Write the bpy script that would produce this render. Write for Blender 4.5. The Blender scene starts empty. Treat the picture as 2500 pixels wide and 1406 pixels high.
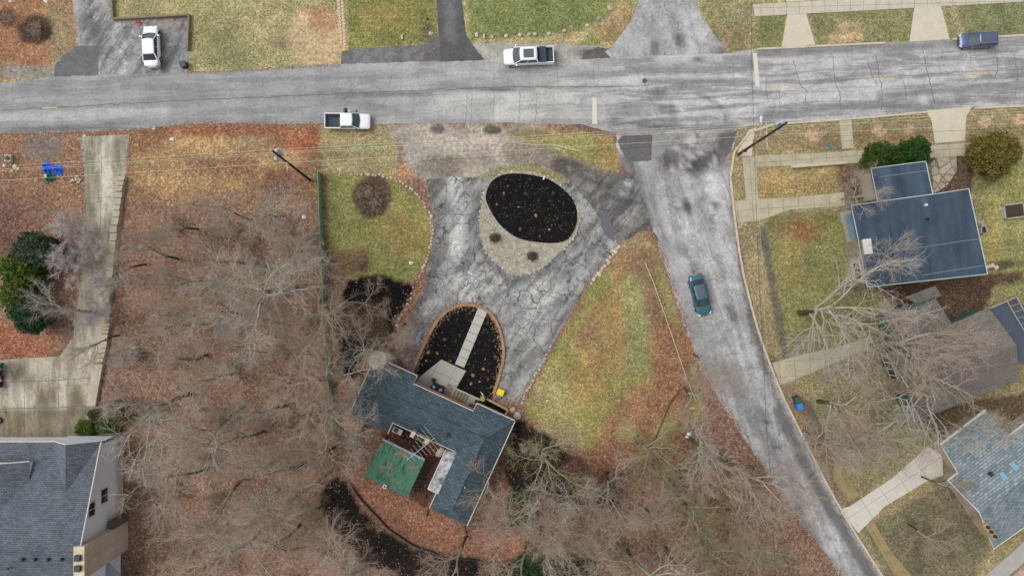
import bpy, bmesh, math, random
import numpy as np
from mathutils import Vector, Matrix, geometry
R = math.radians
CAMH = 80.0; F = 1666.667
C = bpy.context.scene.collection
# ------------------------------------------------------------------ camera, sky, sun, exposure
cam = bpy.data.cameras.new("camera"); cam.lens = 24; cam.sensor_width = 36; cam.clip_end = 3000; cam.clip_start = 1
co = bpy.data.objects.new("camera", cam); C.objects.link(co); co.location = (0, 0, CAMH)
bpy.context.scene.camera = co
w = bpy.data.worlds.new("World"); bpy.context.scene.world = w; w.use_nodes = True
nt = w.node_tree; nt.nodes.clear()
sky = nt.nodes.new("ShaderNodeTexSky"); sky.sky_type = 'NISHITA'; sky.sun_disc = False
sky.sun_elevation = R(56); sky.sun_rotation = R(285); sky.dust_density = 3; sky.air_density = 1
hs = nt.nodes.new("ShaderNodeHueSaturation"); hs.inputs['Saturation'].default_value = .22
bg = nt.nodes.new("ShaderNodeBackground"); bg.inputs[1].default_value = 0.15
wo = nt.nodes.new("ShaderNodeOutputWorld")
nt.links.new(sky.outputs[0], hs.inputs['Color']); nt.links.new(hs.outputs[0], bg.inputs[0]); nt.links.new(bg.outputs[0], wo.inputs[0])
sl = bpy.data.lights.new("sun", 'SUN'); sl.energy = .95; sl.angle = R(32); sl.color = (1, .97, .93)
so = bpy.data.objects.new("sun", sl); C.objects.link(so)
so.rotation_euler = (R(34), 0, R(-105))
sc = bpy.context.scene
sc.view_settings.view_transform = 'Standard'; sc.view_settings.look = 'None'
sc.view_settings.exposure = 0.16; sc.view_settings.gamma = 1
KEXP = 1.0     # photo colour (linear) divided by this gives the surface colour
sc.cycles.max_bounces = 5; sc.cycles.diffuse_bounces = 2; sc.cycles.glossy_bounces = 2

rng = np.random.default_rng(7); random.seed(7)
def lin(c): 
    c = c/255.0
    return c/12.92 if c <= .04045 else ((c+.055)/1.055)**2.4
def S(r, g, b, k=None):
    k = k or KEXP
    return (min(.85, lin(r)/k), min(.85, lin(g)/k), min(.85, lin(b)/k))
def G(px, py, z=0.0):
    k = (CAMH-z)/F
    return Vector(((px-1250)*k, (703-py)*k, z))
# ------------------------------------------------------------------ tagging
def tag(o, label=None, cat=None, group=None, kind=None):
    if label: o['label'] = label
    if cat: o['category'] = cat
    if group: o['group'] = group
    if kind: o['kind'] = kind
    return o
def thing(name, label, cat, loc=(0, 0, 0), rz=0, group=None):
    o = bpy.data.objects.new(name, None); C.objects.link(o); o.location = loc; o.rotation_euler = (0, 0, rz)
    o.empty_display_size = .2
    return tag(o, label, cat, group)
def copy_tree(o, parent=None):
    c = o.copy(); C.objects.link(c); c.parent = parent
    for ch in o.children: copy_tree(ch, c)
    return c
def origin(o):
    v = Vector((0, 0, 0))
    while o is not None: v += o.location; o = o.parent
    return v
class MB:
    def __init__(s): s.v = []; s.f = []; s.m = []
    def poly(s, pts, m=0):
        n = len(s.v); s.v += [tuple(p) for p in pts]; s.f.append(tuple(range(n, n+len(pts)))); s.m.append(m); return s
    def add(s, vs, fs, m=0):
        n = len(s.v); s.v += [tuple(p) for p in vs]
        for f in fs: s.f.append(tuple(i+n for i in f)); s.m.append(m)
        return s
    def prism(s, pts, z0, z1, m=0):       # pts: 2D ccw outline
        a = sum(pts[i][0]*pts[(i+1) % len(pts)][1]-pts[(i+1) % len(pts)][0]*pts[i][1] for i in range(len(pts)))
        if a < 0: pts = pts[::-1]
        n = len(pts); vs = [(p[0], p[1], z0) for p in pts]+[(p[0], p[1], z1) for p in pts]
        fs = [tuple(range(n))[::-1], tuple(range(n, 2*n))]+[(i, (i+1) % n, n+(i+1) % n, n+i) for i in range(n)]
        return s.add(vs, fs, m)
    def box(s, c, d, rz=0, m=0, tilt=None):
        M = Matrix.Rotation(rz, 3, 'Z')
        if tilt: M = M @ tilt
        vs = [Vector(c)+M @ Vector((x*d[0]/2, y*d[1]/2, z*d[2]/2)) for x in (-1, 1) for y in (-1, 1) for z in (-1, 1)]
        return s.add(vs, [(0, 1, 3, 2), (4, 6, 7, 5), (0, 4, 5, 1), (2, 3, 7, 6), (0, 2, 6, 4), (1, 5, 7, 3)], m)
    def tube(s, pts, rad, n=8, m=0, caps=True):
        pts = [Vector(p) for p in pts]
        if not hasattr(rad, '__len__'): rad = [rad]*len(pts)
        rings = []
        for i, p in enumerate(pts):
            t = (pts[min(i+1, len(pts)-1)]-pts[max(i-1, 0)]).normalized()
            a = t.cross(Vector((0, 0, 1)))
            if a.length < 1e-3: a = t.cross(Vector((0, 1, 0)))
            a.normalize(); b = t.cross(a)
            rings.append([p+(a*math.cos(2*math.pi*k/n)+b*math.sin(2*math.pi*k/n))*rad[i] for k in range(n)])
        vs = [q for r in rings for q in r]; fs = []
        for i in range(len(pts)-1):
            for k in range(n): fs.append((i*n+k, i*n+(k+1) % n, (i+1)*n+(k+1) % n, (i+1)*n+k))
        if caps: fs += [tuple(range(n))[::-1], tuple((len(pts)-1)*n+k for k in range(n))]
        return s.add(vs, fs, m)
    def cyl(s, c, r, h, n=16, m=0, r2=None):
        return s.tube([c, (c[0], c[1], c[2]+h)], [r, r if r2 is None else r2], n, m)
    def build(s, name, mat, parent=None, smooth=False, bevel=0, solid=0):
        me = bpy.data.meshes.new(name)
        off = origin(parent) if parent is not None else Vector((0, 0, 0))
        me.from_pydata([(v[0]-off.x, v[1]-off.y, v[2]-off.z) for v in s.v], [], s.f)
        for m in (mat if isinstance(mat, (list, tuple)) else [mat]): me.materials.append(m)
        me.polygons.foreach_set('material_index', s.m)
        if smooth: me.polygons.foreach_set('use_smooth', [True]*len(s.f))
        me.update()
        o = bpy.data.objects.new(name, me); C.objects.link(o); o.parent = parent
        if solid: md = o.modifiers.new('s', 'SOLIDIFY'); md.thickness = solid; md.offset = -1
        if bevel: md = o.modifiers.new('b', 'BEVEL'); md.width = bevel; md.segments = 2; md.limit_method = 'ANGLE'
        return o
# ------------------------------------------------------------------ materials
MATS = {}
def newmat(name):
    m = bpy.data.materials.new(name); m.use_nodes = True; MATS[name] = m
    return m, m.node_tree, m.node_tree.nodes['Principled BSDF']
def N(nt, t, **kw):
    n = nt.nodes.new(t)
    for k, v in kw.items():
        if k in n.inputs: n.inputs[k].default_value = v
        else: setattr(n, k, v)
    return n
def mathn(nt, op, a, b=None, c=None, clamp=False):
    n = nt.nodes.new('ShaderNodeMath'); n.operation = op; n.use_clamp = clamp
    for i, x in enumerate((a, b, c)):
        if x is None: continue
        if isinstance(x, (int, float)): n.inputs[i].default_value = x
        else: nt.links.new(x, n.inputs[i])
    return n.outputs[0]
def mix(nt, f, a, b, blend='MIX'):
    n = nt.nodes.new('ShaderNodeMix'); n.data_type = 'RGBA'; n.blend_type = blend
    for s, x in ((n.inputs[0], f), (n.inputs[6], a), (n.inputs[7], b)):
        if isinstance(x, (int, float)): s.default_value = x
        elif isinstance(x, tuple): s.default_value = (*x[:3], 1)
        else: nt.links.new(x, s)
    return n.outputs[2]
def ramp(nt, fac, stops, interp='LINEAR'):
    n = nt.nodes.new('ShaderNodeValToRGB'); n.color_ramp.interpolation = interp
    e = n.color_ramp.elements
    while len(e) > 1: e.remove(e[0])
    for i, (p, c) in enumerate(stops):
        x = e[0] if i == 0 else e.new(p)
        x.position = p; x.color = (*c, 1) if len(c) == 3 else c
    nt.links.new(fac, n.inputs[0]); return n.outputs[0]
def noise(nt, vec, scale, detail=4, rough=.6, dist=0):
    n = N(nt, 'ShaderNodeTexNoise', Scale=scale, Detail=detail, Roughness=rough, Distortion=dist)
    nt.links.new(vec, n.inputs['Vector']); return n.outputs[0]
def pos(nt, rz=0, scale=(1, 1, 1), obj=False):
    if obj: p = nt.nodes.new('ShaderNodeTexCoord').outputs['Object']
    else: p = nt.nodes.new('ShaderNodeNewGeometry').outputs['Position']
    if rz or scale != (1, 1, 1):
        m = nt.nodes.new('ShaderNodeMapping'); m.vector_type = 'TEXTURE' if False else 'POINT'
        # rotate into the local frame first, then scale
        m.inputs['Rotation'].default_value = (0, 0, -rz); nt.links.new(p, m.inputs['Vector'])
        m2 = nt.nodes.new('ShaderNodeMapping'); m2.inputs['Scale'].default_value = scale
        nt.links.new(m.outputs[0], m2.inputs['Vector']); return m2.outputs[0]
    return p
def g3(v): return (v, v, v)
def simple(name, col, rough=.7, metal=0, var=.25, vscale=6, obj=False, coat=0, spec=.4):
    m, nt, b = newmat(name)
    p = pos(nt, obj=obj)
    f = noise(nt, p, vscale, 5, .65)
    v = ramp(nt, f, [(.25, g3(1-var)), (.75, g3(1+var))])
    nt.links.new(mix(nt, 1.0, col, v, 'MULTIPLY'), b.inputs['Base Color'])
    b.inputs['Roughness'].default_value = rough; b.inputs['Metallic'].default_value = metal
    b.inputs['Coat Weight'].default_value = coat; b.inputs['Coat Roughness'].default_value = .08
    b.inputs['Specular IOR Level'].default_value = spec
    return m
def bump(nt, b, h, strength=.4, dist=.03):
    n = nt.nodes.new('ShaderNodeBump'); n.inputs['Strength'].default_value = strength; n.inputs['Distance'].default_value = dist
    nt.links.new(h, n.inputs['Height']); nt.links.new(n.outputs[0], b.inputs['Normal'])

def mat_ground():
    m, nt, b = newmat('ground'); p = pos(nt)
    col = nt.nodes.new('ShaderNodeVertexColor'); col.layer_name = 'Col'
    ww = nt.nodes.new('ShaderNodeVertexColor'); ww.layer_name = 'W'
    sp = nt.nodes.new('ShaderNodeSeparateColor'); nt.links.new(ww.outputs[0], sp.inputs[0])
    L, Gr, Mu = sp.outputs[0], sp.outputs[1], sp.outputs[2]
    base = col.outputs[0]
    big = noise(nt, p, .45, 6, .65)
    base = mix(nt, 1.0, base, ramp(nt, big, [(.3, g3(.78)), (.7, g3(1.2))]), 'MULTIPLY')
    med = noise(nt, p, 2.6, 6, .8)
    base = mix(nt, 1.0, base, ramp(nt, med, [(.28, g3(.38)), (.5, g3(.97)), (.7, g3(1.75))]), 'MULTIPLY')
    # grass: straw coloured and green tufts
    gn = noise(nt, p, 5.5, 4, .8)
    tuft = ramp(nt, gn, [(.36, (.42, .46, .42)), (.5, (1, 1, 1)), (.64, (1.7, 1.62, 1.6))])
    base = mix(nt, Gr, base, mix(nt, 1.0, base, tuft, 'MULTIPLY'))
    gh = noise(nt, p, .9, 5, .7)
    hue = ramp(nt, gh, [(.35, (.86, .95, .84)), (.5, (1.03, 1, 1.08)), (.68, (1.3, 1.14, 1.2))])
    base = mix(nt, mathn(nt, 'MULTIPLY', Gr, .8), base, mix(nt, 1.0, base, hue, 'MULTIPLY'))
    # leaves
    vo = N(nt, 'ShaderNodeTexVoronoi', Scale=6.5, Randomness=1.0); nt.links.new(p, vo.inputs['Vector'])
    sv = nt.nodes.new('ShaderNodeSeparateColor'); nt.links.new(vo.outputs['Color'], sv.inputs[0])
    leaf = ramp(nt, sv.outputs[0], [(0, (.38, .34, .36)), (.3, (.75, .6, .52)), (.55, (1.05, .9, .82)), (.75, (1.3, 1.0, .8)), (.9, (1.6, 1.45, 1.35))])
    lm = ramp(nt, noise(nt, p, 1.3, 5, .7), [(.28, g3(.25)), (.55, g3(1))])
    lf = mathn(nt, 'MULTIPLY', mathn(nt, 'MULTIPLY', L, lm), .85)
    base = mix(nt, lf, base, mix(nt, 1.0, base, leaf, 'MULTIPLY'))
    # dark damp patches between the leaves, and loose pale flecks
    pn = ramp(nt, noise(nt, p, 7.0, 2, .5), [(.66, g3(0)), (.74, g3(1))])
    base = mix(nt, mathn(nt, 'MULTIPLY', mathn(nt, 'MULTIPLY', pn, L), .45), base, S(196, 176, 158))
    nt.links.new(base, b.inputs['Base Color'])
    b.inputs['Roughness'].default_value = .95; b.inputs['Specular IOR Level'].default_value = .15
    bump(nt, b, med, .9, .12)
    return m
def mat_mulch():
    m, nt, b = newmat('mulch'); p = pos(nt)
    n1 = noise(nt, p, 9, 5, .8)
    c = ramp(nt, n1, [(.3, S(10, 10, 11)), (.55, S(26, 26, 27)), (.75, S(46, 44, 43))])
    vo = N(nt, 'ShaderNodeTexVoronoi', Scale=3.1); nt.links.new(p, vo.inputs['Vector'])
    d = mathn(nt, 'LESS_THAN', vo.outputs['Distance'], .13)
    c = mix(nt, mathn(nt, 'MULTIPLY', d, .8), c, S(150, 142, 130))
    c = mix(nt, ramp(nt, noise(nt, p, 1.6, 5, .7), [(.5, g3(0)), (.7, g3(.6))]), c, S(52, 44, 38))
    nt.links.new(c, b.inputs['Base Color']); b.inputs['Roughness'].default_value = .95; b.inputs['Specular IOR Level'].default_value = .1
    bump(nt, b, n1, 1, .06); return m
def mat_road(name, rz=0, streak=(.12, 1.4, 1), crack=.8, rough=.85, crackw=.02, cdark=.5, mott=0, ms=.55):
    m, nt, b = newmat(name); p = pos(nt)
    col = nt.nodes.new('ShaderNodeVertexColor'); col.layer_name = 'Col'
    ww = nt.nodes.new('ShaderNodeVertexColor'); ww.layer_name = 'W'
    sp = nt.nodes.new('ShaderNodeSeparateColor'); nt.links.new(ww.outputs[0], sp.inputs[0])
    hsv = nt.nodes.new('ShaderNodeHueSaturation'); hsv.inputs['Saturation'].default_value = (.9 if name == 'old_concrete' else .45); nt.links.new(col.outputs[0], hsv.inputs['Color']); base = mix(nt, 1.0, hsv.outputs[0], (.95, .94, .915), 'MULTIPLY')
    ps = pos(nt, rz, streak)
    st = noise(nt, ps, 1.0, 7, .68, .4)
    lo = ramp(nt, st, [(.38, g3(.66)), (.485, g3(.84)), (.515, g3(1.2)), (.7, g3(1.36))])
    base = mix(nt, sp.outputs[0], base, mix(nt, 1.0, base, lo, 'MULTIPLY'))
    if mott:
        mo = noise(nt, p, ms, 10, .74, .8)
        base = mix(nt, mathn(nt, 'MULTIPLY', sp.outputs[0], mott), base, mix(nt, 1.0, base, ramp(nt, mo, [(.36, g3(.5)), (.47, g3(.78)), (.52, g3(1.1)), (.62, g3(1.4))]), 'MULTIPLY'))
    f = noise(nt, p, 3.2, 8, .78)
    base = mix(nt, 1.0, base, ramp(nt, f, [(.28, g3(.66)), (.5, g3(1)), (.72, g3(1.28))]), 'MULTIPLY')
    f2 = noise(nt, p, .35, 5, .6)
    base = mix(nt, 1.0, base, ramp(nt, f2, [(.3, g3(.84)), (.7, g3(1.14))]), 'MULTIPLY')
    # crazed cracks
    wn = N(nt, 'ShaderNodeTexNoise', Scale=1.1, Detail=4.0); nt.links.new(p, wn.inputs['Vector'])
    va = nt.nodes.new('ShaderNodeVectorMath'); va.operation = 'MULTIPLY_ADD'
    nt.links.new(wn.outputs['Color'], va.inputs[0]); va.inputs[1].default_value = (1.9, 1.9, 0); nt.links.new(p, va.inputs[2])
    tot = None
    for s_, wd, k in ((crack, crackw, 1.0), (crack*2.7, crackw*1.5, .7)):
        vo = N(nt, 'ShaderNodeTexVoronoi', Scale=s_, feature='DISTANCE_TO_EDGE'); nt.links.new(va.outputs[0], vo.inputs['Vector'])
        c = ramp(nt, vo.outputs['Distance'], [(0, g3(1)), (wd*1.6, g3(0))])
        msk = ramp(nt, noise(nt, p, .5 if k == 1 else .8, 3), [(.4, g3(0)), (.55, g3(k))])
        c = mathn(nt, 'MULTIPLY', c, msk)
        tot = c if tot is None else mathn(nt, 'MAXIMUM', tot, c)
    base = mix(nt, mathn(nt, 'MULTIPLY', mathn(nt, 'MULTIPLY', tot, sp.outputs[1]), cdark), base, S(45, 44, 44))
    nt.links.new(base, b.inputs['Base Color']); b.inputs['Roughness'].default_value = rough; b.inputs['Specular IOR Level'].default_value = .25
    bump(nt, b, f, .4, .02); return m
def mat_shingle(name, c1, c2, rz, row=.22, contrast=.35, patch=.2):
    m, nt, b = newmat(name); p = pos(nt, rz)
    br = N(nt, 'ShaderNodeTexBrick', Scale=1.0); nt.links.new(p, br.inputs['Vector'])
    br.inputs['Brick Width'].default_value = row*2.2; br.inputs['Row Height'].default_value = row
    br.inputs['Mortar Size'].default_value = row*.13; br.inputs['Mortar Smooth'].default_value = .4
    br.inputs['Color1'].default_value = (*c1, 1); br.inputs['Color2'].default_value = (*c2, 1)
    br.inputs['Mortar'].default_value = (*(x*(1-contrast) for x in c1), 1)
    base = mix(nt, 1.0, br.outputs[0], ramp(nt, noise(nt, p, .5, 6, .7), [(.3, g3(1-patch)), (.7, g3(1+patch))]), 'MULTIPLY')
    base = mix(nt, 1.0, base, ramp(nt, noise(nt, p, 6, 4, .7), [(.3, g3(.8)), (.7, g3(1.2))]), 'MULTIPLY')
    nt.links.new(base, b.inputs['Base Color']); b.inputs['Roughness'].default_value = .9; b.inputs['Specular IOR Level'].default_value = .2
    bump(nt, b, br.outputs['Fac'], .3, -.02); return m
def mat_slab(name, col, grout, size, rz=0, var=.2):
    m, nt, b = newmat(name); p = pos(nt)
    vo = N(nt, 'ShaderNodeTexVoronoi', Scale=size, feature='DISTANCE_TO_EDGE'); nt.links.new(p, vo.inputs['Vector'])
    vc = N(nt, 'ShaderNodeTexVoronoi', Scale=size); nt.links.new(p, vc.inputs['Vector'])
    sv = nt.nodes.new('ShaderNodeSeparateColor'); nt.links.new(vc.outputs['Color'], sv.inputs[0])
    c = mix(nt, 1.0, col, ramp(nt, sv.outputs[0], [(0, g3(1-var)), (1, g3(1+var))]), 'MULTIPLY')
    c = mix(nt, 1.0, c, ramp(nt, noise(nt, p, 3, 6, .8), [(.3, g3(.65)), (.7, g3(1.25))]), 'MULTIPLY')
    c = mix(nt, ramp(nt, vo.outputs['Distance'], [(.02, g3(.8)), (.07, g3(0))]), c, grout)
    nt.links.new(c, b.inputs['Base Color']); b.inputs['Roughness'].default_value = .9; return m
def mat_conc(name, col, joint=None, rz=0, stain=.25, dark=None):
    m, nt, b = newmat(name); p = pos(nt)
    c = mix(nt, 1.0, col, ramp(nt, noise(nt, p, .8, 7, .7), [(.3, g3(1-stain)), (.7, g3(1+stain*.5))]), 'MULTIPLY')
    c = mix(nt, 1.0, c, ramp(nt, noise(nt, p, 9, 4, .7), [(.3, g3(.85)), (.7, g3(1.1))]), 'MULTIPLY')
    if dark is not None:
        c = mix(nt, ramp(nt, noise(nt, p, .35, 6, .72, .5), [(.45, g3(0)), (.62, g3(.8))]), c, dark)
    if joint:
        br = N(nt, 'ShaderNodeTexBrick', Scale=1.0); nt.links.new(pos(nt, rz), br.inputs['Vector'])
        br.offset = 0; br.inputs['Brick Width'].default_value = joint[0]; br.inputs['Row Height'].default_value = joint[1]
        br.inputs['Mortar Size'].default_value = .03; br.inputs['Mortar Smooth'].default_value = .2
        c = mix(nt, mathn(nt, 'MULTIPLY', br.outputs['Fac'], .55), c, S(80, 75, 66))
    nt.links.new(c, b.inputs['Base Color']); b.inputs['Roughness'].default_value = .88; b.inputs['Specular IOR Level'].default_value = .3
    return m
def mat_bark(name, col, var=.35, moss=0):
    m, nt, b = newmat(name); p = pos(nt, obj=True)
    c = mix(nt, 1.0, col, ramp(nt, noise(nt, p, 1.5, 4, .7), [(.3, g3(1-var)), (.7, g3(1+var))]), 'MULTIPLY')
    if moss: c = mix(nt, ramp(nt, noise(nt, p, .7, 4, .6), [(.45, g3(0)), (.6, g3(moss))]), c, S(104, 112, 62))
    nt.links.new(c, b.inputs['Base Color']); b.inputs['Roughness'].default_value = .95; b.inputs['Specular IOR Level'].default_value = .15
    return m
def mat_leafc(name, c1, c2):
    m, nt, b = newmat(name); p = pos(nt, obj=True)
    c = ramp(nt, noise(nt, p, 1.4, 5, .75), [(.3, c1), (.7, c2)])
    nt.links.new(c, b.inputs['Base Color']); b.inputs['Roughness'].default_value = .8; b.inputs['Specular IOR Level'].default_value = .2
    return m

# ------------------------------------------------------------------ numpy noise and region painting
def vnoise(x, y, seed):
    xi = np.floor(x).astype(np.int64); yi = np.floor(y).astype(np.int64); fx = x-xi; fy = y-yi
    fx = fx*fx*(3-2*fx); fy = fy*fy*(3-2*fy)
    def h(a, b):
        k = (a*374761393+b*668265263+seed*144269504) & 0xffffffff
        k = ((k ^ (k >> 13))*1274126177) & 0xffffffff
        return ((k ^ (k >> 16)) & 0xffffff)/float(0xffffff)
    return (h(xi, yi)*(1-fx)+h(xi+1, yi)*fx)*(1-fy)+(h(xi, yi+1)*(1-fx)+h(xi+1, yi+1)*fx)*fy
def fbm(x, y, seed=0, o=4):
    t = 0; a = .5
    for i in range(o): t = t+a*(vnoise(x, y, seed+i*17)-.5)*2; x = x*2.03; y = y*2.03; a *= .55
    return t
def sdpoly(x, y, P):
    P = np.array(P, float); d = np.full(x.shape, 1e18); ins = np.zeros(x.shape, bool)
    for i in range(len(P)):
        a = P[i]; b = P[(i+1) % len(P)]; e = b-a; wx = x-a[0]; wy = y-a[1]
        t = np.clip((wx*e[0]+wy*e[1])/max(1e-9, e @ e), 0, 1)
        d = np.minimum(d, (wx-t*e[0])**2+(wy-t*e[1])**2)
        c = ((a[1] <= y) & (b[1] > y)) | ((b[1] <= y) & (a[1] > y))
        if a[1] != b[1]:
            xi = a[0]+(y-a[1])/(b[1]-a[1])*e[0]; ins ^= c & (x < xi)
    d = np.sqrt(d); return np.where(ins, -d, d)
def sdline(x, y, P, wd):
    P = np.array(P, float); d = np.full(x.shape, 1e18)
    for i in range(len(P)-1):
        a = P[i]; e = P[i+1]-a; wx = x-a[0]; wy = y-a[1]
        t = np.clip((wx*e[0]+wy*e[1])/max(1e-9, e @ e), 0, 1)
        d = np.minimum(d, (wx-t*e[0])**2+(wy-t*e[1])**2)
    return np.sqrt(d)-wd
def paint(x, y, base, layers, w0=(0, 0, 0)):
    """x, y in map units of the plan (2500 wide); layers: (kind, geom, colour, soft, amp, opacity, weights)"""
    col = np.tile(np.array(base), (len(x), 1)); W = np.tile(np.array(w0, float), (len(x), 1))
    n1 = fbm(x/45, y/45, 3, 4); n2 = fbm(x/14, y/14, 9, 3)
    for ly in layers:
        kind, g, c, soft, amp, op = ly[:6]; wt = ly[6] if len(ly) > 6 else None
        if kind == 'P': d = sdpoly(x, y, g)
        elif kind == 'E':
            cx, cy, rx, ry = g[:4]; a = R(g[4]) if len(g) > 4 else 0
            u = (x-cx)*math.cos(a)+(y-cy)*math.sin(a); v = -(x-cx)*math.sin(a)+(y-cy)*math.cos(a)
            d = (np.sqrt((u/rx)**2+(v/ry)**2)-1)*min(rx, ry)
        else: d = sdline(x, y, g[0], g[1])
        d = d+n1*amp+n2*amp*.5
        k = np.clip(.5-d/(2*soft), 0, 1); k = k*k*(3-2*k)*op
        if c is not None: col = col*(1-k[:, None])+np.array(c)*k[:, None]
        if wt is not None: W = W*(1-k[:, None])+np.array(wt)*k[:, None]
    return col, W
def set_attr(me, name, arr):
    a = me.color_attributes.new(name, 'FLOAT_COLOR', 'POINT')
    buf = np.ones((len(arr), 4), np.float32); buf[:, :3] = arr; a.data.foreach_set('color', buf.ravel())
def sheet(name, P, z, mat, base=None, layers=(), w0=(0, 0, 0), step=.5, kind='structure', jag=0):
    """flat sheet from an outline (plan units), filled with a fine triangulation so wear can vary"""
    P = [(p[0], p[1]) for p in P]
    out = []; n = len(P); rs = random.Random(int(P[0][0]*7+P[0][1]))
    for i in range(n):
        a = Vector(P[i]); b = Vector(P[(i+1) % n]); k = max(1, int((b-a).length/(10 if jag else 60)))
        for j in range(k):
            q = a.lerp(b, j/k)
            if jag: q = q+Vector((rs.uniform(-jag, jag), rs.uniform(-jag, jag)))
            out.append(q)
    W2 = [Vector(((q.x-1250)*CAMH/F, (703-q.y)*CAMH/F)) for q in out]
    xs = [q.x for q in W2]; ys = [q.y for q in W2]
    gx, gy = np.meshgrid(np.arange(min(xs)+.1, max(xs), step), np.arange(min(ys)+.1, max(ys), step))
    gx = gx.ravel(); gy = gy.ravel()
    d = sdpoly(gx, gy, [(q.x, q.y) for q in W2]); keep = d < -.12
    pts = W2+[Vector((a, b)) for a, b in zip(gx[keep], gy[keep])]
    m = len(W2)
    r = geometry.delaunay_2d_cdt(pts, [(i, (i+1) % m) for i in range(m)], [], 1, 1e-4)
    V = np.array([(v.x, v.y) for v in r[0]]); fs = [f if ((r[0][f[1]]-r[0][f[0]]).cross(r[0][f[2]]-r[0][f[0]]) > 0) else f[::-1] for f in r[2]]
    me = bpy.data.meshes.new(name); me.from_pydata([(a, b, z) for a, b in V], [], fs); me.materials.append(mat)
    if base is not None:
        if mat in (M_road, M_side): base = neutral(base)
        c, ww = paint(V[:, 0]*F/CAMH+1250, 703-V[:, 1]*F/CAMH, base, layers, w0)
        set_attr(me, 'Col', c); set_attr(me, 'W', ww)
    me.update(); o = bpy.data.objects.new(name, me); C.objects.link(o)
    if kind: o['kind'] = kind
    return o
def g2(P, z=0): return [tuple(G(x, y, z)[:2]) for x, y in P]
def resample(P, stepm):
    pts = [G(*p[:2]) for p in P]; out = [pts[0]]; acc = 0
    for a, b in zip(pts[:-1], pts[1:]):
        L = (b-a).length; t = stepm-acc
        while t < L: out.append(a.lerp(b, t/L)); t += stepm
        acc = (acc+L) % stepm
    return out

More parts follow.
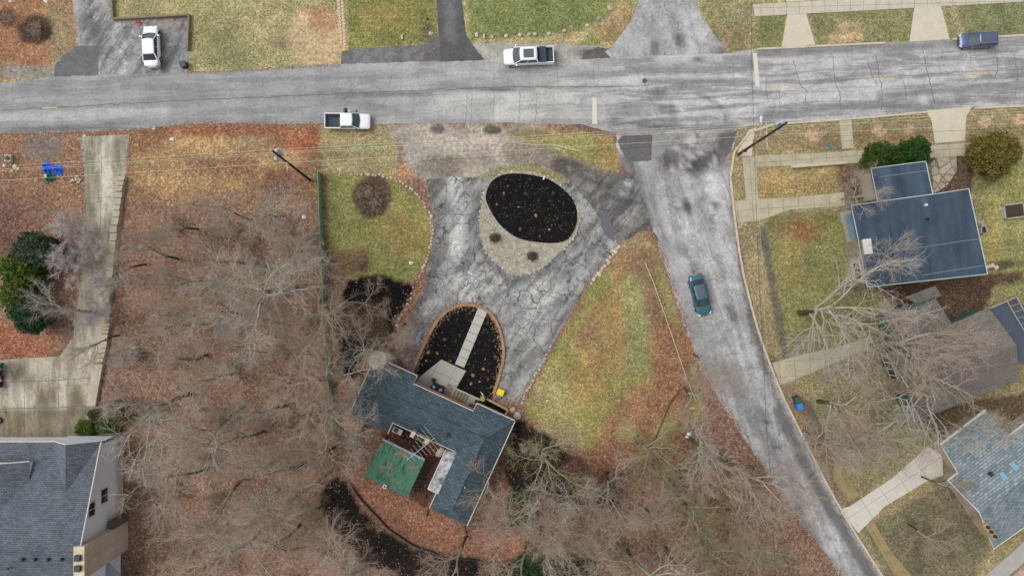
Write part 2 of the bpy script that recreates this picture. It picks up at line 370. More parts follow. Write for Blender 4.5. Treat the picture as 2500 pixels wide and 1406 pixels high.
# ================================================================== GROUND
GR = (.0, 1., 0.); LF = (1., 0., 0.); MX = (.6, .6, 0.); DT = (.15, .1, 0.)
c_lit = S(138, 114, 96)
rust = S(156, 114, 80); tan = S(186, 164, 116); pale = S(160, 153, 98); olive = S(134, 132, 74); green = S(122, 130, 70)
brown = S(104, 86, 72); dirt = S(158, 150, 138); mud = S(104, 97, 90); black = S(24, 23, 23)
LAY = [
 ('P', [(-80, -200), (2600, -200), (2600, 130), (1300, 170), (-80, 215)], pale, 6, 4, 1, GR),
 ('P', [(-80, -200), (178, -100), (188, 120), (130, 165), (-80, 220)], S(158, 118, 80), 6, 6, 1, MX),
 ('E', (150, 90, 40, 90), S(150, 138, 98), 14, 14, .8, GR), ('E', (85, 75, 42, 34), S(70, 58, 52), 8, 10, .9, LF),
 ('E', (15, 45, 24, 24), S(90, 76, 60), 8, 8, .9, LF), ('E', (60, 178, 90, 18), S(150, 145, 135), 10, 10, .9, DT),
 ('E', (520, 110, 80, 50), S(140, 138, 84), 25, 20, .7), ('E', (690, 60, 60, 60), S(160, 148, 98), 20, 20, .6),
 ('E', (775, 95, 75, 75, 20), S(196, 170, 122), 16, 22, .9, (.1, .3, 0)), ('E', (790, 45, 30, 40), S(164, 124, 82), 18, 22, .7, MX),
 ('E', (690, 105, 20, 16), S(124, 112, 92), 10, 8, .6), ('E', (545, 150, 80, 16), S(128, 130, 84), 10, 12, .6),
 ('P', [(842, -200), (1068, -200), (1068, 100), (1040, 108), (850, 125)], S(128, 130, 62), 4, 3, 1, GR),
 ('E', (930, 40, 60, 30), S(150, 128, 66), 20, 20, .6), ('E', (1045, 75, 18, 18), S(116, 100, 70), 6, 6, .8),
 ('P', [(1130, -200), (1545, -200), (1540, 60), (1440, 120), (1150, 125)], S(120, 130, 68), 4, 4, 1, GR),
 ('L', ([(1165, 112), (1280, 106), (1380, 98), (1450, 80), (1500, 40), (1520, 0)], 14), S(176, 160, 110), 8, 8, .9, GR),
 ('E', (1500, 70, 34, 70, 25), S(168, 148, 100), 12, 14, .9, MX), ('E', (1450, 100, 18, 14), S(134, 140, 62), 6, 5, .8, GR),
 ('P', [(1700, -200), (1850, -200), (1850, 125), (1790, 130), (1735, 80)], S(146, 138, 92), 5, 5, 1, GR),
 ('E', (1780, 90, 40, 30), S(132, 118, 82), 15, 16, .6, MX),
 ('P', [(1850, 30), (1920, 30), (1910, 118), (1850, 125)], S(126, 130, 72), 3, 2, 1, GR),
 ('P', [(1975, 20), (2232, 10), (2222, 102), (1992, 114)], S(128, 128, 80), 3, 2, 1, GR),
 ('E', (2060, 92, 45, 14, -5), S(190, 164, 116), 8, 12, .9, (.1, .5, 0)), ('E', (2085, 62, 35, 9), S(178, 156, 110), 8, 10, .8, (.1, .5, 0)),
 ('P', [(2300, 0), (2600, 0), (2600, 80), (2320, 95)], S(124, 128, 82), 3, 2, 1, GR), ('E', (2335, 55, 12, 40, -15), S(160, 146, 104), 8, 6, .8),
 # south of the main road, left
 ('P', [(-80, 300), (200, 300), (205, 520), (-80, 470)], S(148, 118, 92), 14, 14, 1, LF),
 ('E', (112, 360, 50, 32), S(128, 114, 106), 10, 12, .95, DT), ('E', (30, 560, 70, 80), S(112, 86, 76), 40, 20, .8, LF),
 ('E', (40, 840, 80, 45), S(166, 104, 72), 20, 20, .8, LF),
 ('P', [(308, 295), (800, 295), (800, 470), (620, 520), (430, 490), (300, 480)], S(150, 122, 88), 16, 18, 1, LF),
 ('E', (500, 350, 90, 24), S(178, 152, 98), 16, 18, .9, MX), ('E', (560, 430, 60, 40), S(132, 104, 80), 16, 30, .7, LF), ('E', (360, 340, 40, 24), S(140, 104, 76), 12, 24, .7, LF), ('E', (620, 330, 50, 16), S(168, 148, 108), 12, 20, .8, MX), ('E', (470, 450, 120, 26), S(182, 156, 100), 18, 20, .8, MX),
 ('E', (680, 385, 60, 30), S(176, 148, 92), 16, 18, .8, MX), ('E', (390, 400, 60, 28), S(172, 144, 92), 16, 18, .7, MX),
 ('E', (560, 318, 240, 13), S(150, 102, 72), 8, 12, .9, LF), ('E', (730, 350, 50, 25), S(158, 90, 56), 12, 14, .7, LF),
 ('E', (690, 450, 70, 40), S(112, 84, 72), 18, 16, .7, LF),
 ('P', [(785, 305), (965, 305), (980, 430), (860, 425), (785, 430)], S(156, 144, 96), 8, 8, 1, GR), ('E', (830, 380, 50, 14), S(112, 108, 76), 10, 12, .7),
 ('P', [(795, 425), (860, 425), (960, 440), (1030, 490), (1058, 560), (1040, 630), (1005, 690), (850, 680), (800, 600)], S(134, 134, 66), 8, 7, 1, GR),
 ('E', (830, 470, 25, 40), S(124, 132, 68), 14, 12, .7, GR), ('E', (985, 570, 55, 60), S(148, 126, 68), 24, 26, .8, (.3, .7, 0)),
 ('E', (910, 480, 46, 52), S(92, 78, 68), 5, 7, .95, LF), ('E', (860, 640, 40, 30), S(130, 96, 72), 16, 16, .8, LF),
 ('E', (992, 410, 28, 26), S(190, 146, 110), 10, 10, .7, LF),
 ('P', [(955, 303), (1330, 303), (1345, 380), (1250, 420), (1180, 435), (1040, 440), (985, 400)], S(172, 164, 150), 12, 14, 1, DT),
 ('E', (1150, 345, 90, 14), S(190, 176, 160), 10, 10, .8), ('E', (1068, 316, 16, 11), S(98, 92, 82), 4, 4, .9), ('E', (1203, 318, 24, 13), S(92, 88, 74), 2, 4, .95, (0, 0, 0)),
 ('E', (1080, 405, 60, 26), S(122, 114, 98), 12, 14, .8), ('E', (1180, 395, 55, 16), S(146, 138, 118), 10, 12, .8),
 ('P', [(1240, 335), (1300, 315), (1420, 320), (1490, 335), (1515, 370), (1510, 412), (1470, 418), (1380, 385), (1290, 365)], S(156, 146, 78), 5, 5, 1, GR),
 ('E', (1480, 380, 30, 34), S(160, 134, 76), 14, 14, .7, (.3, .7, 0)), ('E', (1290, 325, 60, 14), S(134, 118, 90), 10, 12, .8, DT),
 ('L', ([(1250, 370), (1350, 395), (1450, 440), (1560, 470)], 28), S(142, 132, 118), 10, 10, .95, DT),
 ('L', ([(1370, 405), (1440, 440), (1560, 480)], 22), S(92, 86, 78), 10, 12, .95, DT),
 ('P', [(1410, 430), (1600, 420), (1600, 560), (1530, 560), (1480, 600), (1440, 520)], S(108, 104, 98), 9, 9, .95, DT),
 ('E', (1510, 455, 60, 8, 22), S(150, 150, 150), 5, 7, .8), ('E', (1540, 500, 50, 6, -30), S(146, 144, 142), 5, 7, .7),
 ('L', ([(1180, 440), (1220, 415), (1300, 412), (1370, 440), (1420, 490), (1425, 540)], 12), S(150, 142, 92), 5, 5, .9, GR),
 # centre triangle lawn
 ('P', [(1545, 555), (1600, 600), (1640, 720), (1665, 800), (1700, 900), (1720, 1000), (1640, 1080), (1580, 1120), (1500, 1150), (1400, 1085), (1283, 1015), (1285, 965), (1335, 875), (1440, 695), (1512, 602)], S(148, 141, 72), 7, 6, 1, GR),
 ('L', ([(1545, 580), (1580, 700), (1630, 830), (1670, 930), (1660, 1000)], 30), S(138, 112, 84), 16, 16, .9, MX),
 ('L', ([(1530, 610), (1470, 740), (1420, 830)], 18), S(156, 118, 82), 14, 16, .7, MX), ('L', ([(1500, 740), (1500, 900)], 26), S(156, 126, 78), 18, 26, .6, MX),
 ('L', ([(1640, 840), (1620, 960), (1540, 1050), (1480, 1120)], 46), S(150, 110, 82), 26, 34, .95, LF), ('E', (1560, 1000, 60, 70, 20), S(150, 116, 82), 20, 30, .8, LF), ('E', (1450, 860, 40, 50), S(150, 124, 82), 20, 36, .6, MX),
 ('L', ([(1545, 700), (1560, 800), (1560, 900)], 24), S(144, 144, 84), 14, 14, .8, GR), ('E', (1460, 700, 30, 40, 30), S(130, 136, 66), 12, 12, .7, GR),
 ('E', (1350, 960, 50, 60), S(164, 154, 96), 20, 20, .8, GR), ('E', (1430, 930, 50, 60), S(156, 132, 74), 20, 20, .6, MX),
 ('E', (1530, 1055, 24, 30, 20), S(164, 152, 96), 10, 12, .8, GR), ('E', (1370, 1060, 60, 30), S(166, 148, 104), 16, 14, .8, GR),
 ('E', (1540, 590, 30, 30), S(146, 130, 92), 12, 12, .8, GR),
 # black mulch under the trees
 ('P', [(850, 678), (940, 682), (1012, 695), (985, 760), (950, 830), (905, 860), (880, 900), (850, 960), (828, 900), (815, 800)], black, 4, 24, 1, (.35, 0, 0)),
 ('E', (900, 790, 50, 50), S(100, 80, 66), 16, 44, .6, LF), ('L', ([(1035, 680), (1010, 760), (985, 830)], 14), S(150, 98, 70), 6, 6, .9, LF),
 ('L', ([(825, 1195), (850, 1270), (900, 1330), (1000, 1380), (1150, 1400), (1330, 1396), (1420, 1400)], 40), black, 8, 26, .95, (.3, 0, 0)),
 ('P', [(1262, 1040), (1300, 1045), (1380, 1095), (1440, 1150), (1500, 1170), (1520, 1235), (1470, 1245), (1380, 1215), (1290, 1210), (1240, 1160)], black, 8, 30, .92, (.3, 0, 0)),
 ('P', [(845, 1172), (885, 1165), (1000, 1215), (1130, 1290), (1250, 1300), (1300, 1340), (1240, 1372), (1080, 1345), (950, 1300), (880, 1240)], S(160, 118, 92), 6, 4, 1, LF),
 ('L', ([(1430, 1150), (1640, 1100), (1800, 1250)], 50), S(124, 92, 76), 20, 24, .6, LF),
 # court behind the house
 ('P', [(940, 1040), (1085, 1090), (1100, 1110), (1040, 1240), (1000, 1210), (1035, 1120), (930, 1070)], S(104, 72, 62), 4, 4, 1, LF),
 ('E', (1010, 1065, 46, 22, 25), S(48, 52, 42), 8, 6, .8), ('E', (1025, 1165, 18, 36, 20), S(70, 74, 60), 8, 6, .7),
 # right hand gardens
 ('P', [(1782, 300), (2600, 240), (2600, 1500), (2190, 1500), (2060, 1260), (1905, 960), (1815, 680), (1782, 450)], S(150, 136, 92), 6, 3, 1, GR),
 ('E', (2100, 340, 300, 18, -4), S(142, 124, 88), 14, 12, .7, MX), ('E', (1985, 332, 17, 15), S(200, 168, 122), 3, 3, .95, (.2, .1, 0)), ('E', (2147, 319, 16, 14), S(200, 168, 122), 3, 3, .95, (.2, .1, 0)),
 ('E', (2222, 316, 13, 13), S(200, 168, 122), 3, 3, .95, (.2, .1, 0)), ('E', (2404, 297, 15, 15), S(200, 168, 122), 3, 3, .95, (.2, .1, 0)), ('E', (2490, 290, 15, 15), S(200, 168, 122), 3, 3, .95, (.2, .1, 0)),
 ('P', [(1852, 420), (2080, 395), (2070, 470), (1855, 490)], S(162, 140, 82), 8, 5, .9, GR),
 ('P', [(1865, 530), (2110, 505), (2140, 740), (2160, 850), (1930, 870), (1890, 760)], S(128, 128, 70), 12, 10, 1, GR),
 ('E', (1960, 560, 46, 30), S(156, 116, 70), 18, 20, .8, LF), ('E', (1930, 640, 30, 50), S(140, 132, 72), 18, 16, .7, MX),
 ('P', [(2370, 380), (2600, 380), (2600, 760), (2420, 720), (2385, 560)], S(142, 142, 78), 8, 6, 1, GR), ('E', (2420, 590, 26, 80), S(170, 152, 80), 14, 14, .7),
 ('P', [(2040, 400), (2140, 395), (2145, 700), (2090, 690), (2060, 520)], S(104, 90, 76), 14, 12, .85, LF), ('P', [(2270, 380), (2385, 370), (2370, 470), (2275, 490)], S(96, 80, 68), 6, 5, .95, LF),
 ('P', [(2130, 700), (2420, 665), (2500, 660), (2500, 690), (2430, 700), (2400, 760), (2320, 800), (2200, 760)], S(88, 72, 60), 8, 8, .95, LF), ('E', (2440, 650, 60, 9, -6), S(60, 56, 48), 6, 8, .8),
 ('P', [(1930, 900), (2130, 870), (2230, 1000), (2300, 1080), (2080, 1220), (1990, 1050)], S(138, 130, 88), 12, 10, 1, GR), ('E', (2200, 1060, 60, 40), S(132, 130, 74), 20, 16, .7, GR),
 ('P', [(1900, 930), (1950, 950), (2110, 1230), (2090, 1290), (2000, 1140)], S(142, 122, 98), 8, 6, .9, MX),
 ('P', [(2110, 1290), (2320, 1170), (2420, 1340), (2380, 1406), (2400, 1500), (2200, 1500)], S(118, 112, 80), 10, 8, 1, GR), ('E', (2270, 1330, 60, 50), S(108, 100, 72), 24, 20, .7, MX),
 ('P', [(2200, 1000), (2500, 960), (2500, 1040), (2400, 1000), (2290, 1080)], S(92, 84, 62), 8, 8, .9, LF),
 ('L', ([(1862, 560), (1880, 660), (1900, 780), (1918, 870)], 9), S(104, 98, 84), 4, 5, .9, DT),
 ('L', ([(1800, 560), (1830, 680), (1860, 800), (1890, 900)], 8), S(150, 134, 96), 4, 4, .8, GR),
 ('E', (1880, 880, 20, 12), S(96, 82, 66), 6, 6, .8, LF),
]
ax = np.concatenate([[-900, -400, -200, -110, -80], np.arange(-66, 66.01, .24), [80, 110, 200, 400, 900]])
ay = np.concatenate([[-900, -400, -200, -100, -60], np.arange(-40, 40.01, .24), [60, 100, 200, 400, 900]])
gx, gy = np.meshgrid(ax, ay); nx, ny = len(ax), len(ay); gx = gx.ravel(); gy = gy.ravel()
ii = np.arange(nx*ny).reshape(ny, nx)
q = np.stack([ii[:-1, :-1], ii[:-1, 1:], ii[1:, 1:], ii[1:, :-1]], -1).reshape(-1, 4)
me = bpy.data.meshes.new('ground'); me.vertices.add(len(gx)); me.loops.add(q.size); me.polygons.add(len(q))
me.vertices.foreach_set('co', np.stack([gx, gy, np.zeros(len(gx))], -1).astype(np.float32).ravel())
me.loops.foreach_set('vertex_index', q.astype(np.int32).ravel()); me.polygons.foreach_set('loop_start', np.arange(0, q.size, 4, dtype=np.int32)); me.update(calc_edges=True)
PX = gx*F/CAMH+1250; PY = 703-gy*F/CAMH
col, W = paint(PX, PY, c_lit, LAY, LF)
nn = fbm(PX/60, PY/60, 21, 4)[:, None]; col = col*(1+.3*nn*np.array([1.0, .8, .6]))
lum_ = (col @ np.array([.3, .6, .1]))[:, None]; col = col*.84+lum_*.16
set_attr(me, 'Col', np.clip(col, 0, 1)); set_attr(me, 'W', W)
M_ground = mat_ground(); me.materials.append(M_ground)
o = bpy.data.objects.new('ground', me); C.objects.link(o); o['kind'] = 'structure'
M_mulch = mat_mulch()

# ================================================================== ROADS
RZ = R(2.4)
M_road = mat_road('road_asphalt', RZ, (.09, 1.0, 1), .45, cdark=.45, mott=.35)
M_side = mat_road('street_asphalt', R(-72), (.12, .8, 1), .9, cdark=.6, crackw=.03, mott=.8)
M_drive = mat_road('drive_concrete', R(55), (.22, .9, 1), .42, cdark=.95, crackw=.022, mott=.5, ms=1.0)
def neutral(c, k=.85):
    l = .3*c[0]+.6*c[1]+.1*c[2]; return tuple(l*k+x*(1-k) for x in c)
lg = S(184, 181, 182); mg = S(158, 157, 160); dg = S(118, 116, 118); vg = S(84, 84, 86)
main_road = [(-200, 216), (0, 205), (130, 188), (460, 177), (620, 170), (740, 160), (832, 157), (1035, 151), (1230, 147), (1420, 147), (1500, 141), (1780, 131), (1848, 121), (2210, 104), (2500, 88), (2700, 78),
             (2700, 250), (2500, 258), (2370, 263), (2265, 270), (2130, 286), (1850, 303), (1760, 325), (1500, 325), (1420, 305), (1240, 300), (950, 303), (800, 304), (480, 302), (310, 318), (190, 322), (0, 327), (-200, 335)]
sheet('main_road', main_road, .012, M_road, S(160, 160, 162), [
 ('P', [(-200, 0), (900, 0), (900, 400), (-200, 400)], S(150, 150, 152), 60, 30, 1, (.42, .1, 0)),
 ('P', [(1050, 215), (1480, 205), (1480, 310), (1050, 310)], S(166, 166, 163), 20, 16, 1, (.55, .1, 0)),
 ('P', [(1500, 150), (2700, 100), (2700, 300), (1500, 330)], S(166, 164, 168), 30, 20, 1, (.95, .25, 0)),
 ('L', ([(1560, 260), (1800, 250), (2000, 240)], 24), S(176, 174, 177), 20, 20, .8), ('L', ([(2150, 235), (2300, 222), (2500, 215)], 13), S(134, 134, 138), 8, 8, .8, (.3, 0, 0)),
 ('L', ([(1850, 278), (2100, 262), (2300, 250)], 8), S(128, 128, 130), 6, 6, .8, (.4, 0, 0)), ('L', ([(1850, 132), (2200, 113), (2400, 105)], 8), S(120, 118, 118), 5, 5, .85, (.2, 0, 0)),
 ('L', ([(0, 290), (200, 285), (400, 272)], 12), S(176, 176, 180), 14, 14, .7), ('L', ([(1500, 300), (1700, 310), (1800, 315)], 10), S(120, 115, 112), 10, 12, .8),
 ('L', ([(0, 318), (190, 314), (320, 308)], 6), S(110, 106, 102), 5, 8, .8), ('L', ([(600, 238), (900, 232), (1300, 216)], 3), S(104, 104, 104), 3, 3, .8),
 ('L', ([(780, 230), (900, 250), (1050, 295)], 3), S(122, 118, 114), 4, 5, .6), ('L', ([(1700, 225), (1760, 260), (1775, 300)], 4), S(118, 116, 114), 4, 4, .7),
 ('P', [(1070, 230), (1140, 228), (1140, 255), (1070, 258)], S(186, 186, 180), 3, 4, .8, (.2, 0, 0)), ('P', [(1207, 226), (1268, 225), (1268, 298), (1205, 300)], S(190, 190, 184), 4, 5, .8, (.3, 0, 0)), ('P', [(1140, 228), (1206, 226), (1206, 250), (1140, 250)], S(182, 182, 176), 4, 5, .8, (.3, 0, 0)), ('P', [(1090, 172), (1210, 168), (1210, 182), (1090, 184)], S(186, 184, 178), 4, 6, .7), ('P', [(1270, 225), (1310, 224), (1308, 298), (1270, 298)], S(184, 184, 178), 5, 6, .7, (.5, 0, 0)), ('P', [(1365, 195), (1560, 192), (1560, 206), (1365, 210)], S(192, 190, 188), 4, 6, .7), ('P', [(1310, 226), (1430, 222), (1420, 240), (1310, 296)], S(182, 182, 178), 10, 12, .7),
 ('L', ([(1850, 148), (2050, 138), (2140, 130)], 5), S(198, 197, 194), 4, 7, .85, (0, 0, 0)), ('L', ([(1570, 150), (1700, 140), (1760, 142)], 6), S(194, 192, 190), 5, 8, .8, (0, 0, 0)), ('L', ([(1500, 198), (1700, 190), (1840, 184)], 4), S(196, 194, 192), 4, 6, .8, (0, 0, 0)), ('E', (2255, 245, 16, 14), S(200, 199, 200), 6, 6, .9, (0, 0, 0)), ('L', ([(1900, 222), (2040, 214), (2200, 212)], 8), S(196, 195, 194), 8, 10, .7, (.3, .2, 0)), ('L', ([(1575, 203), (1700, 198), (1830, 196)], 6), S(122, 122, 120), 4, 6, .8, (.2, 0, 0)), ('L', ([(1530, 165), (1720, 160), (1830, 155)], 4), S(126, 126, 124), 4, 7, .7, (.2, 0, 0)), ('L', ([(1620, 265), (1640, 270)], 14), S(124, 124, 122), 6, 8, .7),
 ('E', (1610, 228, 20, 12), S(120, 118, 116), 5, 5, .8), ('E', (1705, 145, 12, 8), S(112, 110, 108), 4, 4, .8), ('E', (1580, 145, 18, 10), S(126, 124, 122), 5, 5, .7),
 ('L', ([(850, 165), (1500, 152)], 8), S(170, 168, 162), 8, 10, .6)], (.35, .15, 0), jag=1.6)
side = [(1505, 320), (1800, 315), (1790, 352), (1782, 392), (1782, 440), (1790, 520), (1800, 600), (1815, 680), (1840, 780), (1870, 870), (1905, 960), (1960, 1070), (2010, 1170), (2060, 1260), (2110, 1340), (2155, 1410), (2230, 1540),
        (2130, 1540), (2055, 1410), (2000, 1330), (1930, 1250), (1880, 1170), (1830, 1090), (1770, 1000), (1710, 900), (1665, 780), (1640, 700), (1612, 610), (1590, 545), (1570, 480), (1545, 430), (1515, 400), (1505, 350)]
sheet('side_street', side, .008, M_side, S(176, 171, 174), [
 ('P', [(1500, 310), (1800, 310), (1780, 420), (1540, 430)], S(150, 142, 140), 16, 16, 1, (.5, .9, 0)),
 ('L', ([(1520, 400), (1560, 460), (1585, 540)], 22), S(118, 113, 109), 10, 16, .9), ('E', (1645, 390, 28, 22), S(88, 82, 78), 8, 10, .8), ('E', (1720, 400, 40, 26, -20), S(80, 76, 72), 8, 12, .9), ('E', (1760, 370, 16, 50, 15), S(88, 82, 80), 8, 10, .8),
 ('E', (1690, 350, 26, 16), S(188, 182, 180), 6, 12, .8), ('E', (1690, 372, 20, 20), S(112, 104, 98), 6, 12, .7), ('E', (1600, 430, 40, 20), S(140, 134, 130), 14, 14, .7),
 ('E', (1693, 380, 7, 6, 39), S(173, 173, 173), 2, 3, .85, (0, 0, 0)), ('E', (1716, 378, 6, 3, 56), S(191, 191, 191), 2, 3, .85, (0, 0, 0)), ('E', (1689, 383, 4, 5, 54), S(169, 169, 169), 2, 3, .85, (0, 0, 0)), ('E', (1714, 326, 10, 5, 49), S(178, 178, 178), 2, 3, .85, (0, 0, 0)), ('E', (1678, 401, 9, 5, 22), S(189, 189, 189), 2, 3, .85, (0, 0, 0)), ('E', (1677, 340, 5, 4, 121), S(185, 185, 185), 2, 3, .85, (0, 0, 0)), ('E', (1743, 400, 10, 7, 76), S(168, 168, 168), 2, 3, .85, (0, 0, 0)), ('E', (1720, 349, 6, 7, 49), S(194, 194, 194), 2, 3, .85, (0, 0, 0)), ('E', (1672, 377, 7, 4, 59), S(187, 187, 187), 2, 3, .85, (0, 0, 0)), ('E', (1689, 414, 4, 3, 118), S(185, 185, 185), 2, 3, .85, (0, 0, 0)), ('E', (1654, 363, 9, 5, 37), S(180, 180, 180), 2, 3, .85, (0, 0, 0)), ('E', (1744, 391, 9, 6, 70), S(179, 179, 179), 2, 3, .85, (0, 0, 0)), ('E', (1665, 401, 6, 7, 50), S(188, 188, 188), 2, 3, .85, (0, 0, 0)), ('E', (1699, 373, 5, 5, 149), S(183, 183, 183), 2, 3, .85, (0, 0, 0)), ('E', (1735, 410, 6, 6, 6), S(170, 170, 170), 2, 3, .85, (0, 0, 0)), ('E', (1685, 376, 6, 5, 4), S(188, 188, 188), 2, 3, .85, (0, 0, 0)), ('E', (1675, 433, 10, 6, 158), S(172, 172, 172), 2, 3, .85, (0, 0, 0)), ('E', (1687, 384, 7, 5, 34), S(184, 184, 184), 2, 3, .85, (0, 0, 0)), ('E', (1643, 412, 6, 7, 2), S(191, 191, 191), 2, 3, .85, (0, 0, 0)), ('E', (1707, 372, 10, 5, 74), S(174, 174, 174), 2, 3, .85, (0, 0, 0)), ('E', (1675, 374, 5, 3, 15), S(171, 171, 171), 2, 3, .85, (0, 0, 0)), ('E', (1706, 373, 9, 4, 155), S(170, 170, 170), 2, 3, .85, (0, 0, 0)), ('E', (1659, 358, 6, 3, 31), S(186, 186, 186), 2, 3, .85, (0, 0, 0)), ('E', (1695, 341, 5, 6, 51), S(183, 183, 183), 2, 3, .85, (0, 0, 0)), ('E', (1663, 379, 5, 6, 113), S(183, 183, 183), 2, 3, .85, (0, 0, 0)), ('E', (1675, 346, 5, 6, 48), S(170, 170, 170), 2, 3, .85, (0, 0, 0)),
 ('E', (1740, 450, 36, 30), S(196, 190, 194), 14, 12, .9), ('E', (1655, 512, 12, 7), vg, 4, 5, .8), ('E', (1678, 505, 11, 24, -15), S(74, 72, 72), 5, 5, .9), ('E', (1745, 500, 13, 10), vg, 5, 5, .8),
 ('L', ([(1575, 400), (1600, 520), (1640, 640), (1680, 760), (1760, 940)], 20), S(158, 156, 158), 12, 8, .9, (.3, .1, 0)),
 ('L', ([(1590, 480), (1622, 590)], 4), S(112, 108, 108), 4, 4, .7), ('E', (1695, 655, 10, 14), S(120, 116, 112), 5, 5, .8), ('E', (1790, 775, 14, 14), S(100, 96, 94), 6, 6, .8), ('E', (1780, 752, 14, 10), S(112, 108, 106), 6, 6, .8),
 ('L', ([(1790, 420), (1790, 520), (1810, 640), (1840, 770)], 7), S(116, 110, 108), 5, 7, .8), ('L', ([(1775, 900), (1870, 1070), (1960, 1260), (2040, 1400)], 16), S(134, 130, 130), 14, 12, .8, (.5, .3, 0)),
 ('L', ([(1808, 640), (1832, 770), (1868, 890), (1905, 990)], 6), S(104, 98, 94), 5, 7, .85), ('L', ([(1900, 1000), (1990, 1180), (2080, 1330), (2150, 1440)], 14), S(92, 90, 90), 6, 6, .85, (.2, .1, 0)), ('E', (1898, 1092, 6, 8), vg, 3, 3, .9), ('E', (1875, 1030, 6, 8), vg, 3, 3, .9),
 ('L', ([(1850, 1130), (1900, 1220), (2000, 1345)], 8), S(120, 112, 106), 8, 8, .7)], (.5, .75, 0), jag=3)
alley = [(1540, -200), (1560, 0), (1545, 45), (1500, 108), (1478, 128), (1500, 150), (1790, 150), (1770, 118), (1735, 75), (1712, 40), (1700, 0), (1690, -200)]
sheet('alley', alley, .0085, M_side, S(170, 168, 172), [('E', (1560, 105, 40, 22), S(174, 172, 178), 10, 8, .9, (0, .1, 0)), ('E', (1665, 92, 18, 12), S(92, 86, 82), 8, 10, .9), ('E', (1600, 115, 12, 20), S(110, 104, 100), 6, 8, .8),
 ('E', (1700, 60, 40, 50), S(182, 180, 184), 12, 12, .8), ('E', (1760, 125, 26, 12), S(112, 104, 98), 6, 8, .8), ('L', ([(1590, 30), (1605, 110)], 3), S(120, 114, 108), 5, 5, .7)], (.4, .8, 0), jag=2)
M_patch = mat_road('dark_asphalt', 0, (1, 1, 1), .6, cdark=.3)
def patch(name, P, z, c, w0=(.3, .1, 0), lay=(), mat=None, jag=.8): return sheet(name, P, z, mat or M_patch, c, list(lay), w0, .6, jag=jag)
patch('driveway', [(1068, -200), (1066, 0), (1070, 90), (1076, 152), (1188, 152), (1165, 125), (1138, 88), (1128, 0), (1126, -200)], .006, S(84, 88, 92), (.3, .3, 0), [('L', ([(1098, 0), (1100, 90)], 14), S(112, 116, 120), 8, 8, .7)])
patch('asphalt_patch', [(832, 160), (834, 126), (862, 121), (862, 158)], .0062, S(112, 111, 110))
patch('asphalt_patch', [(862, 121), (1034, 109), (1034, 154), (862, 158)], .0064, S(112, 116, 118), (.6, .2, 0))
patch('asphalt_patch', [(1034, 109), (1072, 80), (1076, 153), (1034, 155)], .0066, S(108, 103, 102))
patch('gravel_shoulder', [(1155, 108), (1230, 105), (1460, 112), (1500, 141), (1420, 150), (1188, 152)], .0056, S(168, 162, 148), (.4, 0, 0), [('E', (1455, 130, 45, 12), S(96, 90, 88), 5, 6, .9)], jag=2)
patch('parking_apron', [(178, -200), (176, 0), (190, 90), (186, 122), (132, 152), (132, 192), (462, 182), (462, 40), (280, 52), (276, 0), (276, -200)], .006, S(150, 149, 146), (.9, .6, 0),
      [('L', ([(210, 0), (212, 100)], 8), S(118, 116, 114), 6, 8, .7), ('L', ([(290, 60), (300, 180)], 12), S(172, 170, 166), 6, 8, .8), ('P', [(395, 45), (462, 45), (462, 140), (395, 170)], S(112, 118, 124), 10, 12, .8), ('E', (425, 56, 34, 6), S(160, 106, 68), 3, 4, .8), ('E', (250, 80, 30, 60), S(126, 124, 122), 12, 18, .7)], M_drive)
patch('asphalt_patch', [(134, 160), (150, 140), (188, 112), (240, 112), (240, 185), (132, 190)], .0075, S(104, 107, 112))
# round drive
drive = [(1040, 438), (1105, 430), (1180, 436), (1300, 425), (1400, 450), (1440, 500), (1512, 600), (1475, 650), (1440, 692), (1372, 800), (1332, 878), (1300, 940), (1272, 985), (1238, 985), (1215, 968), (1190, 985), (1100, 960), (1010, 925), (985, 885), (965, 850), (980, 800), (1012, 740), (1035, 682), (1052, 625), (1062, 565), (1055, 505)]
sheet('round_drive', drive, .006, M_drive, S(150, 149, 146), [
 ('L', ([(1055, 450), (1070, 540), (1060, 640), (1020, 740), (990, 840)], 16), S(112, 113, 116), 10, 12, .8), ('L', ([(1165, 470), (1160, 560), (1190, 640), (1250, 690), (1330, 660), (1400, 590), (1460, 540)], 10), S(106, 110, 114), 9, 10, .8),
 ('L', ([(1110, 440), (1118, 520), (1115, 620)], 16), S(182, 181, 178), 9, 12, .9), ('E', (1160, 700, 60, 34), S(180, 180, 176), 14, 16, .8), ('E', (1300, 740, 70, 40, -50), S(180, 179, 175), 16, 16, .7),
 ('L', ([(1400, 560), (1460, 600)], 26), S(130, 130, 132), 10, 10, .7), ('E', (1195, 686, 12, 11), S(112, 110, 104), 3, 3, .9), ('L', ([(1440, 690), (1360, 800), (1310, 900)], 8), S(112, 112, 108), 6, 8, .7),
 ('E', (1250, 910, 36, 80, 25), S(142, 142, 132), 14, 14, .8), ('L', ([(1015, 760), (1000, 850)], 14), S(128, 128, 130), 8, 10, .6)], (.8, 1, 0), step=.35, jag=1.5)
sheet('drive_mouth', [(1380, 405), (1440, 425), (1560, 440), (1590, 480), (1600, 545), (1560, 568), (1520, 590), (1498, 600), (1430, 520), (1405, 460)], .0052, M_drive, S(112, 108, 104), [
 ('L', ([(1440, 450), (1560, 490)], 6), S(150, 148, 146), 6, 9, .8), ('L', ([(1480, 480), (1590, 500)], 7), S(84, 80, 76), 6, 10, .8), ('E', (1530, 530, 34, 10, -35), S(150, 147, 143), 6, 9, .8), ('E', (1555, 455, 30, 8, 20), S(146, 144, 142), 5, 9, .8), ('L', ([(1400, 420), (1500, 470)], 8), S(80, 75, 70), 8, 12, .8)], (1, .5, 0), step=.35, jag=3)
